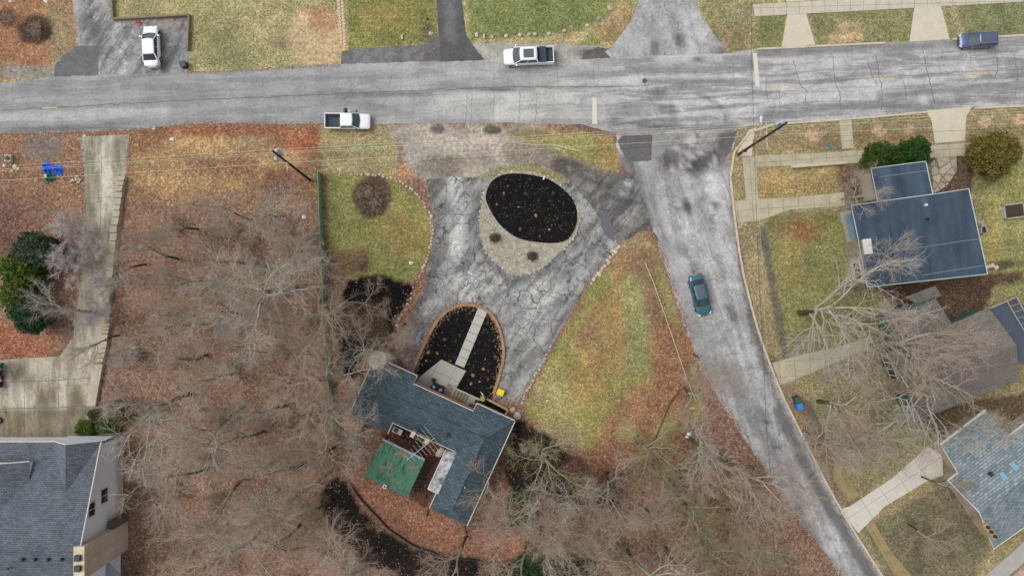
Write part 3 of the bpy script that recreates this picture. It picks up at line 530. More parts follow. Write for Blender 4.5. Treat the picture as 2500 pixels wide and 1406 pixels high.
# left concrete drive with parking pad
ldrive = [(193, 335), (315, 328), (311, 400), (304, 470), (296, 560), (286, 640), (274, 730), (262, 800), (250, 880), (235, 960), (214, 1062), (120, 1085), (-60, 1090), (-60, 880), (0, 880), (60, 874), (145, 870), (178, 825), (190, 740), (200, 640), (205, 500), (206, 410)]
M_conc_old = mat_road('old_concrete', R(-88), (.2, .9, 1), .25, cdark=.5, crackw=.012, mott=.5, ms=.3)
sheet('concrete_drive', ldrive, .005, M_conc_old, S(166, 159, 142), [
 ('L', ([(222, 345), (225, 470)], 12), S(140, 134, 112), 8, 8, .8), ('L', ([(262, 340), (258, 470), (252, 600)], 12), S(190, 182, 168), 6, 5, .9), ('L', ([(290, 345), (288, 470)], 7), S(140, 130, 108), 5, 5, .7),
 ('L', ([(215, 500), (220, 640), (205, 760)], 16), S(138, 132, 112), 10, 8, .8), ('P', [(-60, 1000), (220, 993), (212, 1062), (-60, 1090)], S(128, 118, 96), 6, 6, .95), ('E', (35, 905, 24, 28), S(104, 98, 84), 10, 8, .8),
 ('E', (110, 965, 36, 24), S(132, 120, 96), 10, 8, .85), ('E', (60, 970, 26, 30), S(182, 174, 156), 10, 8, .8), ('E', (190, 970, 20, 26), S(136, 122, 96), 10, 8, .8), ('L', ([(150, 930), (150, 990)], 10), S(182, 174, 156), 8, 6, .8),
 ('E', (180, 900, 50, 24), S(176, 168, 152), 12, 10, .7)], (.7, .3, 0), step=.4)
# cracks, joints: thin sealed lines lying on the paving, one mesh per paving
M_tar = simple('crack_tar', S(96, 96, 97), .8); M_seam = simple('joint_dark', S(104, 100, 92), .9)
def strip(mb, P, wdt, z, jit=0, seed=0, m=0):
    rs = random.Random(seed+int(P[0][0])); pts = []
    for a, b in zip(P[:-1], P[1:]):
        a = Vector(a); b = Vector(b); k = max(1, int((b-a).length/7)) if jit else 1
        for j in range(k): q = a.lerp(b, j/k); pts.append(q+Vector((rs.uniform(-jit, jit), rs.uniform(-jit, jit))))
    pts.append(Vector(P[-1])); W_ = [G(p.x, p.y) for p in pts]; l = []; r = []
    for i, p in enumerate(W_):
        t = (W_[min(i+1, len(W_)-1)]-W_[max(i-1, 0)]); t.normalize(); n = Vector((-t.y, t.x, 0))*wdt*(.5 if not jit else rs.uniform(.3, .6))
        l.append((p.x+n.x, p.y+n.y, z)); r.append((p.x-n.x, p.y-n.y, z))
    n = len(mb.v); mb.v += l+r; k = len(l)
    for i in range(k-1): mb.f.append((n+i, n+k+i, n+k+i+1, n+i+1)); mb.m.append(m)
cr = MB()
for P, wd in [([(0, 270), (450, 246), (640, 238), (900, 226), (1240, 213), (1500, 212)], .10), ([(857, 186), (857, 222)], .07), ([(955, 182), (950, 216)], .07), ([(640, 190), (644, 232)], .06),
 ([(1872, 190), (1869, 215), (1875, 245)], .08), ([(1938, 150), (1950, 200), (1970, 225), (1965, 250)], .1), ([(2035, 140), (2037, 200), (2050, 225), (2053, 270)], .1), ([(2037, 198), (2140, 190), (2265, 183), (2345, 176), (2500, 170)], .07), ([(1950, 204), (1990, 204), (2037, 198)], .06),
 ([(2118, 150), (2130, 190), (2144, 210)], .09), ([(2138, 130), (2146, 190), (2153, 210), (2152, 270)], .1), ([(2250, 110), (2265, 180), (2283, 255)], .1), ([(2205, 195), (2215, 255)], .07), ([(2366, 120), (2370, 160)], .06), ([(2430, 120), (2436, 170), (2425, 200)], .08), ([(2475, 130), (2485, 180), (2478, 235)], .07),
 ([(1900, 210), (1905, 280)], .07), ([(1860, 215), (1800, 240), (1760, 245)], .05), ([(1575, 206), (1585, 230), (1605, 290)], .05), ([(1790, 150), (1795, 235)], .05), ([(1150, 300), (1152, 228)], .05), ([(1010, 225), (1008, 300)], .04), ([(1070, 298), (1067, 230)], .04), ([(1090, 180), (1088, 214)], .04), ([(1205, 160), (1206, 213)], .05), ([(1207, 220), (1204, 298)], .05), ([(1359, 155), (1361, 212)], .05), ([(1310, 225), (1308, 298)], .05), ([(1268, 225), (1269, 298)], .05), ([(1140, 225), (1137, 300)], .04), ([(1292, 160), (1292, 212)], .04), ([(1450, 150), (1450, 205)], .04), ([(150, 290), (153, 310)], .05), ([(240, 230), (250, 262)], .03)]:
    strip(cr, P, wd*.8, .016, 1.8, 3)
o = cr.build('road_cracks', M_tar); o['kind'] = 'structure'
cr = MB()
for P, wd in [([(1062, 530), (1090, 522), (1130, 525), (1172, 522)], .1), ([(1060, 610), (1100, 625), (1160, 640)], .06), ([(1050, 660), (1100, 680), (1140, 670), (1160, 590), (1164, 540)], .09), ([(1090, 440), (1086, 520), (1088, 600)], .07), ([(1138, 440), (1140, 520)], .06), ([(1140, 670), (1180, 740), (1200, 745)], .08), ([(1140, 668), (1180, 690), (1250, 700)], .08), ([(1290, 670), (1300, 700), (1330, 720), (1345, 700), (1340, 670)], .1), ([(1340, 720), (1370, 735), (1395, 745)], .1), ([(1378, 620), (1410, 640), (1440, 660)], .1), ([(1300, 750), (1340, 790)], .07), ([(1240, 830), (1270, 835), (1300, 850)], .07), ([(1330, 715), (1300, 790), (1262, 870)], .06), ([(1360, 830), (1390, 740)], .05), ([(1240, 740), (1250, 790), (1236, 820)], .07), ([(1180, 640), (1190, 690), (1240, 745)], .08), ([(1230, 670), (1240, 700), (1290, 715)], .07), ([(1470, 640), (1420, 590), (1380, 560)], .05)]:
    strip(cr, P, wd*.8, .010, 1.4, 5)
o = cr.build('drive_cracks', M_tar); o['kind'] = 'structure'
cr = MB()
for P, wd in [([(205, 484), (300, 481)], .06), ([(248, 380), (246, 540), (232, 690)], .05), ([(205, 560), (296, 556)], .04), ([(0, 932), (100, 930), (225, 922)], .07), ([(0, 998), (120, 995), (214, 990)], .08), ([(145, 870), (143, 1000)], .05), ([(60, 876), (60, 1070)], .05), ([(230, 640), (290, 640)], .05)]:
    strip(cr, P, wd, .009, .4, 2)
o = cr.build('drive_joints', M_seam); o['kind'] = 'structure'
# dark fresh patches at the junction
patch('asphalt_patch', [(1508, 345), (1520, 332), (1592, 330), (1590, 392), (1545, 395), (1525, 385)], .0165, S(100, 95, 97), (.1, .1, 0))
patch('asphalt_patch', [(1592, 330), (1635, 332), (1622, 372), (1600, 382), (1590, 385)], .0145, S(140, 148, 148), (.2, .3, 0))
patch('asphalt_patch', [(1425, 128), (1460, 116), (1490, 120), (1490, 142), (1420, 146)], .0068, S(98, 94, 95))
patch('asphalt_patch', [(1765, 330), (1800, 318), (1782, 372), (1770, 385)], .0145, S(98, 96, 104))
M_wet = simple('wet_mud', S(96, 98, 104), .35, var=.1)
sheet('puddle', [(1466, 518), (1480, 516), (1490, 540), (1502, 575), (1500, 590), (1480, 575), (1466, 550)], .0105, M_wet, jag=1)
# road markings
M_white = simple('marking_white', S(206, 202, 184), .8, var=.22, vscale=9); M_yel = simple('marking_yellow', S(196, 174, 124), .8, var=.3, vscale=5)
for nm, P, m in [('stop_line', [(1838, 131), (1848, 131), (1855, 211), (1844, 212)], M_white), ('stop_line', [(1446, 240), (1456, 239), (1458, 303), (1446, 303)], M_white),
                 ('lane_mark', [(1878, 209), (1935, 206), (1935, 209), (1878, 212)], M_yel), ('lane_mark', [(2125, 193), (2172, 191), (2172, 195), (2125, 197)], M_yel), ('lane_mark', [(2352, 180), (2410, 177), (2410, 182), (2352, 184)], M_yel), ('lane_mark', [(104, 263), (140, 261), (140, 264), (104, 266)], M_yel)]:
    o = MB().poly([(*p, .019) for p in g2(P)][::-1]).build(nm, m); o['kind'] = 'structure'
# kerbs, pavements, aprons
M_kerb = mat_conc('kerb_concrete', S(200, 190, 168), stain=.2); M_walk = mat_conc('pavement', S(196, 188, 170), (1.5, 1.6), R(1.5), .16)
M_walk2 = mat_conc('old_pavement', S(184, 175, 150), (1.8, 1.8), R(4), .25); M_apron = mat_conc('apron_concrete', S(204, 195, 174), stain=.12)
def wall_along(mb, P, wd, z0, z1, gap=0, seg=None):
    pts = resample(P, seg) if seg else [G(*p) for p in P]
    for a, b in zip(pts[:-1], pts[1:]):
        t = (b-a).normalized(); n = Vector((-t.y, t.x, 0))*wd/2; a2 = a+t*gap; b2 = b-t*gap
        mb.prism([(a2+n)[:2], (b2+n)[:2], (b2-n)[:2], (a2-n)[:2]], z0, z1)
    return mb
for P in ([(1848, 121), (2030, 112), (2215, 103)], [(2325, 97), (2500, 87), (2640, 80)], [(2262, 274), (2190, 281), (2130, 287), (2000, 296), (1930, 301), (1885, 305), (1850, 312), (1822, 328), (1803, 348), (1792, 372), (1784, 400), (1783, 440), (1792, 520), (1802, 600), (1817, 680), (1842, 780), (1872, 870), (1907, 960), (1962, 1070), (2012, 1170), (2062, 1260), (2112, 1340), (2157, 1410), (2230, 1530)], [(2378, 265), (2440, 262), (2640, 254)]):
    o = wall_along(MB(), P, .24, 0, .13, .012, 3.0).build('kerb', M_kerb, bevel=.02); o['kind'] = 'structure'
def slab(name, P, z, mat): o = MB().prism(g2(P), 0, z).build(name, mat); o['kind'] = 'structure'; return o
slab('pavement', [(1838, 12), (2100, -3), (2640, -30), (2640, 0), (2500, 5), (2200, 22), (1843, 41)], .05, M_walk)
slab('driveway_apron', [(1922, 37), (1968, 35), (1990, 110), (1908, 116)], .045, M_apron); slab('driveway_apron', [(2232, 20), (2296, 16), (2318, 97), (2220, 103)], .045, M_apron)
slab('pavement', [(1918, -60), (1965, -60), (1966, 3), (1920, 6)], .045, M_apron)
slab('pavement', [(1846, 380), (2000, 374), (2120, 366), (2380, 348), (2382, 378), (2130, 396), (2000, 402), (1846, 408)], .04, M_walk2)
slab('driveway_apron', [(2262, 270), (2372, 262), (2358, 285), (2355, 345), (2282, 350), (2275, 300)], .045, M_apron)
slab('pavement', [(2048, 292), (2078, 290), (2084, 362), (2056, 364)], .045, M_walk2)
slab('pavement', [(1812, 384), (1845, 382), (1848, 460), (1852, 487), (1822, 488), (1816, 430)], .045, M_walk2)
slab('pavement', [(1828, 318), (1846, 312), (1838, 345), (1836, 381), (1808, 383), (1800, 372)], .043, M_apron)
slab('driveway_apron', [(1793, 490), (1935, 482), (2060, 470), (2062, 502), (1930, 512), (1850, 540), (1800, 543)], .03, M_walk2)
slab('front_walk', [(2272, 400), (2290, 380), (2320, 372), (2335, 380), (2335, 420), (2310, 455), (2275, 475), (2278, 440)], .03, mat_slab('crazy_paving', S(178, 168, 148), S(96, 78, 62), .9))
slab('driveway_apron', [(1885, 885), (1960, 865), (2060, 842), (2130, 820), (2135, 852), (2080, 868), (2000, 902), (1905, 940)], .03, M_walk2)
M_white_c = mat_conc('pale_concrete', S(208, 202, 190), (2.6, 2.2), R(33), .12)
slab('driveway_apron', [(2050, 1242), (2075, 1235), (2180, 1165), (2265, 1090), (2300, 1110), (2302, 1160), (2260, 1175), (2160, 1235), (2095, 1300)], .04, M_white_c)
M_mossy = mat_conc('mossy_pavement', S(158, 140, 100), (6, 1.5), R(-62), .35)
slab('pavement', [(2036, 1125), (2048, 1128), (2098, 1208), (2072, 1225), (2034, 1165)], .036, M_mossy)
slab('pavement', [(2112, 1282), (2130, 1268), (2175, 1345), (2230, 1410), (2280, 1480), (2240, 1480), (2170, 1380)], .036, M_mossy)
slab('pavement', [(1966, 975), (1978, 980), (2010, 1050), (2036, 1110), (2020, 1110), (1995, 1060), (1972, 1010)], .02, mat_conc('dull_pavement', S(112, 104, 88), stain=.3))
M_brickp = mat_shingle('brick_paving', S(198, 168, 150), S(170, 140, 124), R(40), .12, .3)
slab('brick_drive', [(2452, 1420), (2640, 1270), (2640, 1500), (2452, 1500)], .03, M_brickp); slab('concrete_path', [(2388, 1420), (2500, 1322), (2640, 1200), (2640, 1262), (2500, 1372), (2444, 1420), (2440, 1500), (2380, 1500)], .02, mat_conc('grey_path', S(172, 168, 160), stain=.12))
o = MB().cyl(G(1574, 198, .012), .30, .012, 24).build('manhole_cover', simple('iron', S(84, 78, 72), .7)); tag(o, 'round dark iron manhole cover in the main road near the alley mouth', 'manhole cover')
o = MB().cyl(G(1458, 127, .006), .27, .02, 20).build('manhole_cover', MATS['iron']); tag(o, 'round iron drain cover in the dark patch by the alley mouth', 'drain cover')

# ================================================================== GARDEN BEDS
isl = [(1250, 418), (1330, 428), (1392, 478), (1414, 530), (1407, 572), (1382, 602), (1332, 648), (1290, 670), (1250, 669), (1210, 642), (1181, 602), (1171, 552), (1176, 500), (1186, 460), (1213, 430)]
def smooth(P, n=6):
    out = []; k = len(P)
    for i in range(k):
        p0, p1, p2, p3 = [Vector(P[(i+j) % k]) for j in (-1, 0, 1, 2)]
        for j in range(n):
            t = j/n; out.append(tuple(.5*((2*p1)+(-p0+p2)*t+(2*p0-5*p1+4*p2-p3)*t*t+(-p0+3*p1-3*p2+p3)*t**3)))
    return out
isl_s = smooth(isl)
M_flag = mat_slab('flagstone', S(168, 162, 146), S(120, 114, 100), 2.3, var=.16)
o = MB().prism(g2(isl_s), 0, .10).build('flagstone_paving', M_flag); o['kind'] = 'structure'
mul = smooth([(1250, 424), (1204, 440), (1186, 478), (1196, 512), (1222, 550), (1262, 580), (1310, 591), (1360, 593), (1390, 580), (1408, 542), (1404, 500), (1380, 467), (1330, 435)])
o = MB().prism(g2(mul), 0, .16).build('mulch', M_mulch); o['kind'] = 'structure'
tear = smooth([(1008, 905), (1030, 855), (1055, 805), (1080, 770), (1115, 749), (1155, 746), (1192, 762), (1218, 800), (1228, 860), (1220, 905), (1205, 955), (1192, 985), (1140, 985), (1060, 950)])
o = MB().prism(g2(tear), 0, .13).build('mulch', M_mulch); o['kind'] = 'structure'
M_brickedge = mat_conc('brick_edging', S(168, 134, 104), stain=.3)
eo = [(1000, 925), (1012, 895), (1030, 853), (1055, 803), (1080, 768), (1115, 747), (1155, 744), (1193, 760), (1219, 800), (1230, 860), (1222, 905), (1207, 955), (1194, 988)]
es = smooth([eo[0]]+eo+[eo[-1]])[6:-12]
o = wall_along(MB(), es, .34, 0, .27, .008, 1.3).build('bed_edging', M_brickedge, bevel=.02); tag(o, 'low tan brick edging curving round the black teardrop bed by the house', 'garden edging')
M_leafred = mat_ground
# fallen leaves along the edging lie on the ground as loose leaf geometry (see below)
M_walkc = mat_conc('walk_concrete', S(188, 184, 176), stain=.08)
mb = MB(); a = Vector((1180, 753)); b = Vector((1122, 893)); n = 7
for i in range(n):
    p = a.lerp(b, i/n); q_ = a.lerp(b, (i+1)/n); d = (b-a).normalized()*.5; s_ = Vector((d.y, -d.x)).normalized()*12
    mb.prism(g2([p+d+s_, q_-d+s_, q_-d-s_, p+d-s_]), 0, .2)
o = mb.build('garden_walk', M_walkc, bevel=.01); o['kind'] = 'structure'
PAT = [(1018, 925), (1078, 877), (1138, 905), (1112, 950), (1172, 975), (1156, 1003), (1010, 938)]
o = MB().prism(g2(PAT), 0, .22).build('patio', mat_conc('patio_concrete', S(178, 174, 164), (2.1, 2.1), R(-24.7), .1)); o['kind'] = 'structure'

# ================================================================== MAIN HOUSE
def HU(u, v, z=3.2, zp=3.2):
    g = G(916+u*.909-v*.418, 871+u*.418+v*.909, zp); g.z = z; return g
HA = -R(24.7)
M_sh1 = mat_shingle('shingle_slate', S(68, 82, 90), S(88, 103, 110), HA, .24, .4)
M_fascia = simple('fascia_white', S(206, 202, 196), .6, var=.15); M_brick = mat_shingle('wall_brick', S(150, 104, 84), S(132, 92, 76), 0, .1, .2)
M_copper = simple('copper_trim', S(158, 116, 92), .7, var=.3, vscale=3)
hs_ = thing('house', 'low L-shaped house with blue grey shingle roof beside the round drive', 'house', G(1090, 1030))
e = 3.1; rz_ = 4.3
R1 = HU(64, 64, rz_); R2 = HU(325, 64, rz_); R3 = HU(325, 252, rz_)
mb = MB()
k_ = (rz_-e)/64
mb.poly([HU(0, 0, e), HU(112, 0, e), HU(112, 20, e+20*k_), HU(273, 20, e+20*k_), HU(273, 0, e), HU(375, 0, e), R2, R1][::-1])
mb.poly([HU(375, 0, e), HU(375, 280, e), R3, R2][::-1]); mb.poly([HU(375, 280, e), HU(275, 280, e), R3][::-1])
mb.poly([HU(275, 280, e), HU(275, 128, e), R2, R3][::-1])
mb.poly([HU(275, 128, e), HU(106, 128, e), HU(106, 158, e-30*k_), HU(0, 158, e-30*k_), R1, R2][::-1])
mb.poly([HU(0, 158, e-30*k_), HU(0, 0, e), R1][::-1])
roof = mb.build('roof', M_sh1, hs_, solid=.16)
rc = MB()
for a, b in ((R1, R2), (R2, R3), (R2, HU(375, 0, e)), (R2, HU(275, 128, e)), (R1, HU(0, 0, e))): rc.tube([a+Vector((0, 0, .01)), b+Vector((0, 0, .01))], .09, 6)
rc.build('ridge_cap', M_sh1, roof)
mb = MB()
out = [(6, 6), (112, 6), (112, 26), (273, 26), (273, 6), (369, 6), (369, 274), (281, 274), (281, 122), (100, 122), (100, 152), (6, 152)]
mb.prism([HU(u, v)[:2] for u, v in out], 0, 2.5); mb.build('wall', M_brick, hs_)
g = MB()
for a, b in (((0, -1), (112, -1)), ((273, -1), (375, -1)), ((112, 19), (273, 19)), ((376, 0), (376, 280)), ((274, 128), (274, 280)), ((106, 129), (275, 129)), ((-1, 0), (-1, 158)), ((112, 0), (112, 20)), ((273, 0), (273, 20)), ((106, 128), (106, 158))):
    za = e+.02 if a[1] < 25 else e-.03
    if (a[1] in (19,)): za = e+20*k_-.02
    g.tube([HU(*a, za), HU(*b, za if not (a[0] == -1) else e-30*k_)], .055, 6)
g.build('gutter', M_fascia, hs_)
fr = MB()
for a, b in (((0, -3.5), (108, -3.5)), ((279, -4.5), (372, -4.5))):
    fr.prism([HU(a[0], a[1], 0, 2.6)[:2], HU(b[0], b[1], 0, 2.6)[:2], HU(b[0], b[1]+3.5, 0, 2.6)[:2], HU(a[0], a[1]+3.5, 0, 2.6)[:2]], 2.5, 2.62)
fr.prism([HU(u, v, 0, 2.8)[:2] for u, v in ((113, 14), (272, 14), (272, 19), (113, 19))], 2.6, 2.9)
fr.build('brick_soffit', M_copper, hs_)
M_flat = simple('flat_roof_white', S(178, 178, 178), .8, var=.0)
m, nt_, b_ = newmat('stained_membrane'); p_ = pos(nt_)
nt_.links.new(ramp(nt_, noise(nt_, p_, 1.1, 6, .75), [(.36, S(66, 68, 68)), (.5, S(160, 162, 162)), (.6, S(196, 196, 194))]), b_.inputs['Base Color']); b_.inputs['Roughness'].default_value = .8
fl = MB().prism([HU(u, v)[:2] for u, v in ((252, 136), (279, 130), (279, 238), (252, 238))], 2.95, 3.22).build('flat_roof', m, hs_)
mb = MB()
for u, v, q1, q2 in ((251, 134, 251, 239), (251, 239, 279, 239)): mb.tube([HU(u, v, 3.2), HU(q1, q2, 3.2)], .05, 6)
mb.build('gutter', M_fascia, hs_)
# chimney against the court side
ch = MB()
for u, v, du, dv, z in ((180, 135, 46, 13, 4.3), (163, 131, 10, 12, 4.5), (201, 134, 9, 14, 4.5)): ch.prism([HU(u+a_*du/2, v+b2*dv/2, 0, 4.3)[:2] for a_, b2 in ((-1, -1), (1, -1), (1, 1), (-1, 1))], 0, z)
chm = ch.build('chimney', mat_conc('chimney_stone', S(196, 184, 164), stain=.2), hs_, bevel=.02)
fl_ = MB()
for u in (171, 180, 189): fl_.cyl(HU(u, 136, 4.3, 4.3), .2, .25, 14)
fl_.build('flue', simple('flue_dark', S(60, 54, 50), .8), chm)
mb = MB(); base = HU(196, 140, 0); base.z = 0; top = base+Vector((0, 0, 6.2))
mb.tube([base, top], .03, 6); d = (HU(206, 128)-HU(186, 168)); d.z = 0; d.normalize(); s_ = Vector((-d.y, d.x, 0))
bo = Vector((base.x, base.y, 6.2)); mb.tube([bo-d*1.9, bo+d*1.9], .032, 6)
for i, t in enumerate(np.linspace(-1.7, 1.85, 9)): L_ = .4+.16*i; mb.tube([bo+d*t-s_*L_, bo+d*t+s_*L_], .016, 5)
tag(mb.build('tv_antenna', simple('aluminium', S(196, 198, 198), .4, .4), None), 'spiky aluminium television antenna on a mast by the house chimney', 'antenna')
ac = thing('air_conditioner', 'white box air conditioner with a round fan in the court', 'air conditioner', G(973, 1048))
MB().box(G(973, 1048)+Vector((0, 0, .42)), (1.15, .7, .8), HA).build('casing', simple('cream_metal', S(198, 198, 192), .5), ac, bevel=.03)
c_ = G(970, 1046.5)+Vector((0, 0, .82)); mb = MB()
for r_ in (.28, .22, .15, .08): mb.tube([c_+Vector((r_*math.cos(t), r_*math.sin(t), .012)) for t in np.linspace(0, 2*math.pi, 20)], .012, 4)
mb.cyl(c_+Vector((0, 0, .003)), .26, .006, 20, 1); mb.build('fan_grille', [simple('grille', S(120, 126, 124), .5), simple('fan_dark', S(70, 78, 78), .6)], ac)
# round stone turret at the west corner
rt = thing('stone_turret', 'round pale stone turret at the west end of the house', 'stone turret', G(938, 866)); cc = G(936, 872); k2 = 0
MB().cyl(cc, .95, 3.4, 24).build('stone_wall', mat_slab('rubble', S(188, 178, 156), S(130, 122, 104), 3.0), rt)
MB().cyl(cc+Vector((0, 0, 3.4)), 1.02, .1, 24).build('coping', mat_slab('rubble_top', S(196, 186, 164), S(140, 130, 110), 2.4), rt)
# slatted green shelter
sh = thing('garden_shelter', 'green slatted roof shelter with leaves lying on it behind the house', 'shelter', G(965, 1140))
m, nt_, b_ = newmat('green_slats'); ps_ = pos(nt_, HA, (9, .9, 1)); ps2 = pos(nt_, HA, (1, .05, 1))
wv = N(nt_, 'ShaderNodeTexWave', Scale=1.55, Distortion=0.0); wv.bands_direction = 'X'; nt_.links.new(pos(nt_, HA), wv.inputs['Vector'])
gp = mathn(nt_, 'MULTIPLY', ramp(nt_, noise(nt_, ps_, 1, 3, .7), [(.54, g3(0)), (.6, g3(1))]), .8)
base_ = mix(nt_, ramp(nt_, wv.outputs['Fac'], [(.05, g3(.55)), (.25, g3(0))]), S(74, 122, 98), S(42, 78, 62))
base_ = mix(nt_, gp, base_, S(28, 48, 38)); lv = ramp(nt_, noise(nt_, pos(nt_), .55, 6, .75), [(.6, g3(0)), (.66, g3(.9))])
base_ = mix(nt_, lv, base_, S(150, 112, 82)); nt_.links.new(base_, b_.inputs['Base Color']); b_.inputs['Roughness'].default_value = .8
mb = MB(); q4 = [G(934, 1074, 2.7), G(1037, 1124, 2.7), G(994, 1214, 2.5), G(890, 1162, 2.5)]
mb.poly(q4[::-1]); mb.build('slatted_roof', m, sh, solid=.08)
d1 = (q4[1]-q4[0]).normalized(); o1 = Vector((0, .12, .02))
MB().tube([q4[0]+o1, q4[1]+o1], .12, 8).build('gutter', simple('zinc', S(150, 158, 168), .5), sh)
for p, z in zip(q4, (2.6, 2.6, 2.4, 2.4)):
    ci = (q4[0]+q4[1]+q4[2]+q4[3])/4; pp = p.lerp(ci, .06); MB().box((pp.x, pp.y, z/2), (.14, .14, z), HA).build('post', simple('dark_wood', S(70, 58, 46), .8), sh)
c_ = G(940, 1186, 2.6); c_.z = 2.75
vt = MB().box((c_.x, c_.y, 2.72), (.42, .42, .3), HA).build('vent_box', MATS['fascia_white'], sh); MB().cyl((c_.x, c_.y, 2.872), .11, .01, 12).build('vent_hole', MATS['flue_dark'], vt)
# porch furniture
M_rug = mat_slab('rug_pattern', S(156, 140, 144), S(96, 84, 92), 6)
tag(MB().box(G(1097, 951)+Vector((0, 0, .235)), (.95, 1.35, .02), HA-R(3)).build('door_mat', M_rug), 'small patterned rug on the patio beside the steps', 'rug')
sf = thing('outdoor_loveseat', 'dark curved wicker loveseat with two pale cushions on the patio', 'sofa', G(1070, 944)); c_ = G(1070, 944); c_.z = .22
ux = Vector((math.cos(HA), math.sin(HA), 0)); uy = Vector((-math.sin(HA), math.cos(HA), 0)); M_wick = simple('wicker', S(40, 46, 50), .8, var=.4, vscale=20)
def loc(c, x, y, z): return c+ux*x+uy*y+Vector((0, 0, z))
mb = MB(); arc = [(.74*math.cos(t), -.1+.5*math.sin(t)) for t in np.linspace(math.pi, 2*math.pi, 14)]
mb.prism([loc(c_, x, y, 0)[:2] for x, y in [(-.72, .38)]+arc[1:-1]+[(.72, .38)]], .22, .62); mb.build('seat', M_wick, sf, bevel=.03)
mb = MB()
for (x0, y0), (x1, y1) in zip(arc[:-1], arc[1:]): mb.prism([loc(c_, *p, 0)[:2] for p in ((x0, y0), (x1, y1), (x1*1.12, y1*1.12-.02), (x0*1.12, y0*1.12-.02))], .22, 1.0)
mb.build('backrest', M_wick, sf)
MC = simple('cushion_pale', S(182, 206, 216), .9, var=.35, vscale=14)
for sx in (-1, 1): MB().box(loc(c_, sx*.42, -.12, .6), (.42, .34, .14), HA+sx*R(35), tilt=Matrix.Rotation(R(35), 3, 'X')).build('cushion', MC, sf, bevel=.05)
st = thing('porch_steps', 'concrete porch steps with brown treads leading down to the walk', 'steps', G(1120, 965)); M_tread = mat_conc('step_concrete', S(158, 146, 118), stain=.25)
for i in range(5):
    c_ = G(1107+i*7.2, 956+i*3.4); MB().box((c_.x, c_.y, .62-i*.08), (.34, 1.15, .9-i*.15), HA).build('step', M_tread, st, bevel=.01)
rl = MB(); a = G(1104, 944, .9); b = G(1172, 975, .9); rl.tube([a, b], .06, 6); [rl.tube([(p.x, p.y, .1), (p.x, p.y, .92)], .03, 6) for p in (a, a.lerp(b, .5), b)]
rl.build('railing', M_fascia, st)
def potplant(px, py, col, r, h, label, name='potted_plant', z=.22):
    t = thing(name, label, 'potted plant', G(px, py)+Vector((0, 0, z))); c = t.location
    MB().tube([c, c+Vector((0, 0, h))], [r*.6, r], 16).build('pot', simple('pot_'+str(px), S(70, 62, 54), .7), t)
    leafball('foliage', c+Vector((0, 0, h+r*.5)), (r*1.1, r*1.1, r*.9), 260, .09, mat_leafc('plant_'+str(px), *col), t); return t
def leafball(name, c, rad, n, sz, mat, parent=None, seed=0, flat=0, shell=.55, cone=False, lump=.25, build=True):
    rs = np.random.default_rng(seed+n)
    d = rs.normal(size=(n, 3)); d /= np.linalg.norm(d, axis=1)[:, None]
    rr = (shell+(1-shell)*rs.random(n)**.5)
    lob = 1+lump*fbm(d[:, 0]*2.2+seed*3.1, d[:, 1]*2.2+d[:, 2]*1.7, seed+5, 3)*1.6
    P = d*rr[:, None]*lob[:, None]
    if cone: t = (P[:, 2]+1)/2; P[:, :2] *= np.clip(1.15-t, .1, 1)[:, None]
    P = P*np.array(rad)+np.array(c)
    a = rs.normal(size=(n, 3)); a[:, 2] *= .5; a /= np.linalg.norm(a, axis=1)[:, None]; b = np.cross(a, rs.normal(size=(n, 3))); b /= np.linalg.norm(b, axis=1)[:, None]
    s1 = sz*(.6+.8*rs.random(n))[:, None]
    V = np.stack([P-a*s1, P-b*s1*.45, P+a*s1, P+b*s1*.45], 1).reshape(-1, 3)
    return qmesh(name, V, np.arange(4*n).reshape(-1, 4), mat, parent)
def qmesh(name, V, Q, mat, parent=None):
    me = bpy.data.meshes.new(name); off = np.array(origin(parent)) if parent is not None else 0
    V = (V-off).astype(np.float32); me.vertices.add(len(V)); me.loops.add(Q.size); me.polygons.add(len(Q))
    me.vertices.foreach_set('co', V.ravel()); me.loops.foreach_set('vertex_index', Q.astype(np.int32).ravel()); me.polygons.foreach_set('loop_start', np.arange(0, Q.size, Q.shape[1], dtype=np.int32))
    me.materials.append(mat); me.update(calc_edges=True); o = bpy.data.objects.new(name, me); C.objects.link(o); o.parent = parent; return o
Gd = (S(30, 58, 30), S(88, 128, 58))
potplant(1059.5, 926, Gd, .2, .3, 'small green potted plant beside the wicker loveseat'); potplant(1164, 978, Gd, .17, .3, 'small green potted plant in the corner at the foot of the steps')
tb = thing('round_table', 'round brown table tucked under the porch roof corner', 'table', G(1151, 992)); c_ = G(1151, 992); M_tb = simple('table_brown', S(98, 76, 66), .7)
MB().cyl((c_.x, c_.y, .9), .5, .05, 28).build('tabletop', M_tb, tb); MB().cyl((c_.x, c_.y, .02), .07, .88, 10).build('pedestal', M_tb, tb)
bin_ = thing('storage_cube', 'bright yellow square lidded box on the edge of the round drive', 'box', G(1222, 955)); c_ = G(1222, 956); M_y = simple('yellow_plastic', S(236, 208, 30), .5, var=.06)
MB().box((c_.x, c_.y, .28), (.78, .66, .54), HA+R(4)).build('body', M_y, bin_, bevel=.07); MB().box((c_.x, c_.y, .58), (.84, .72, .08), HA+R(4)).build('lid', M_y, bin_, bevel=.035)
ur = thing('tall_urn', 'mossy yellow green urn at the corner of the porch wall', 'urn', G(1179, 972)); c_ = G(1179, 970)
MB().tube([c_, c_+Vector((0, 0, .3)), c_+Vector((0, 0, .9)), c_+Vector((0, 0, 1.1))], [.2, .32, .24, .3], 16).build('body', simple('urn_moss', S(158, 150, 74), .9, var=.3), ur)
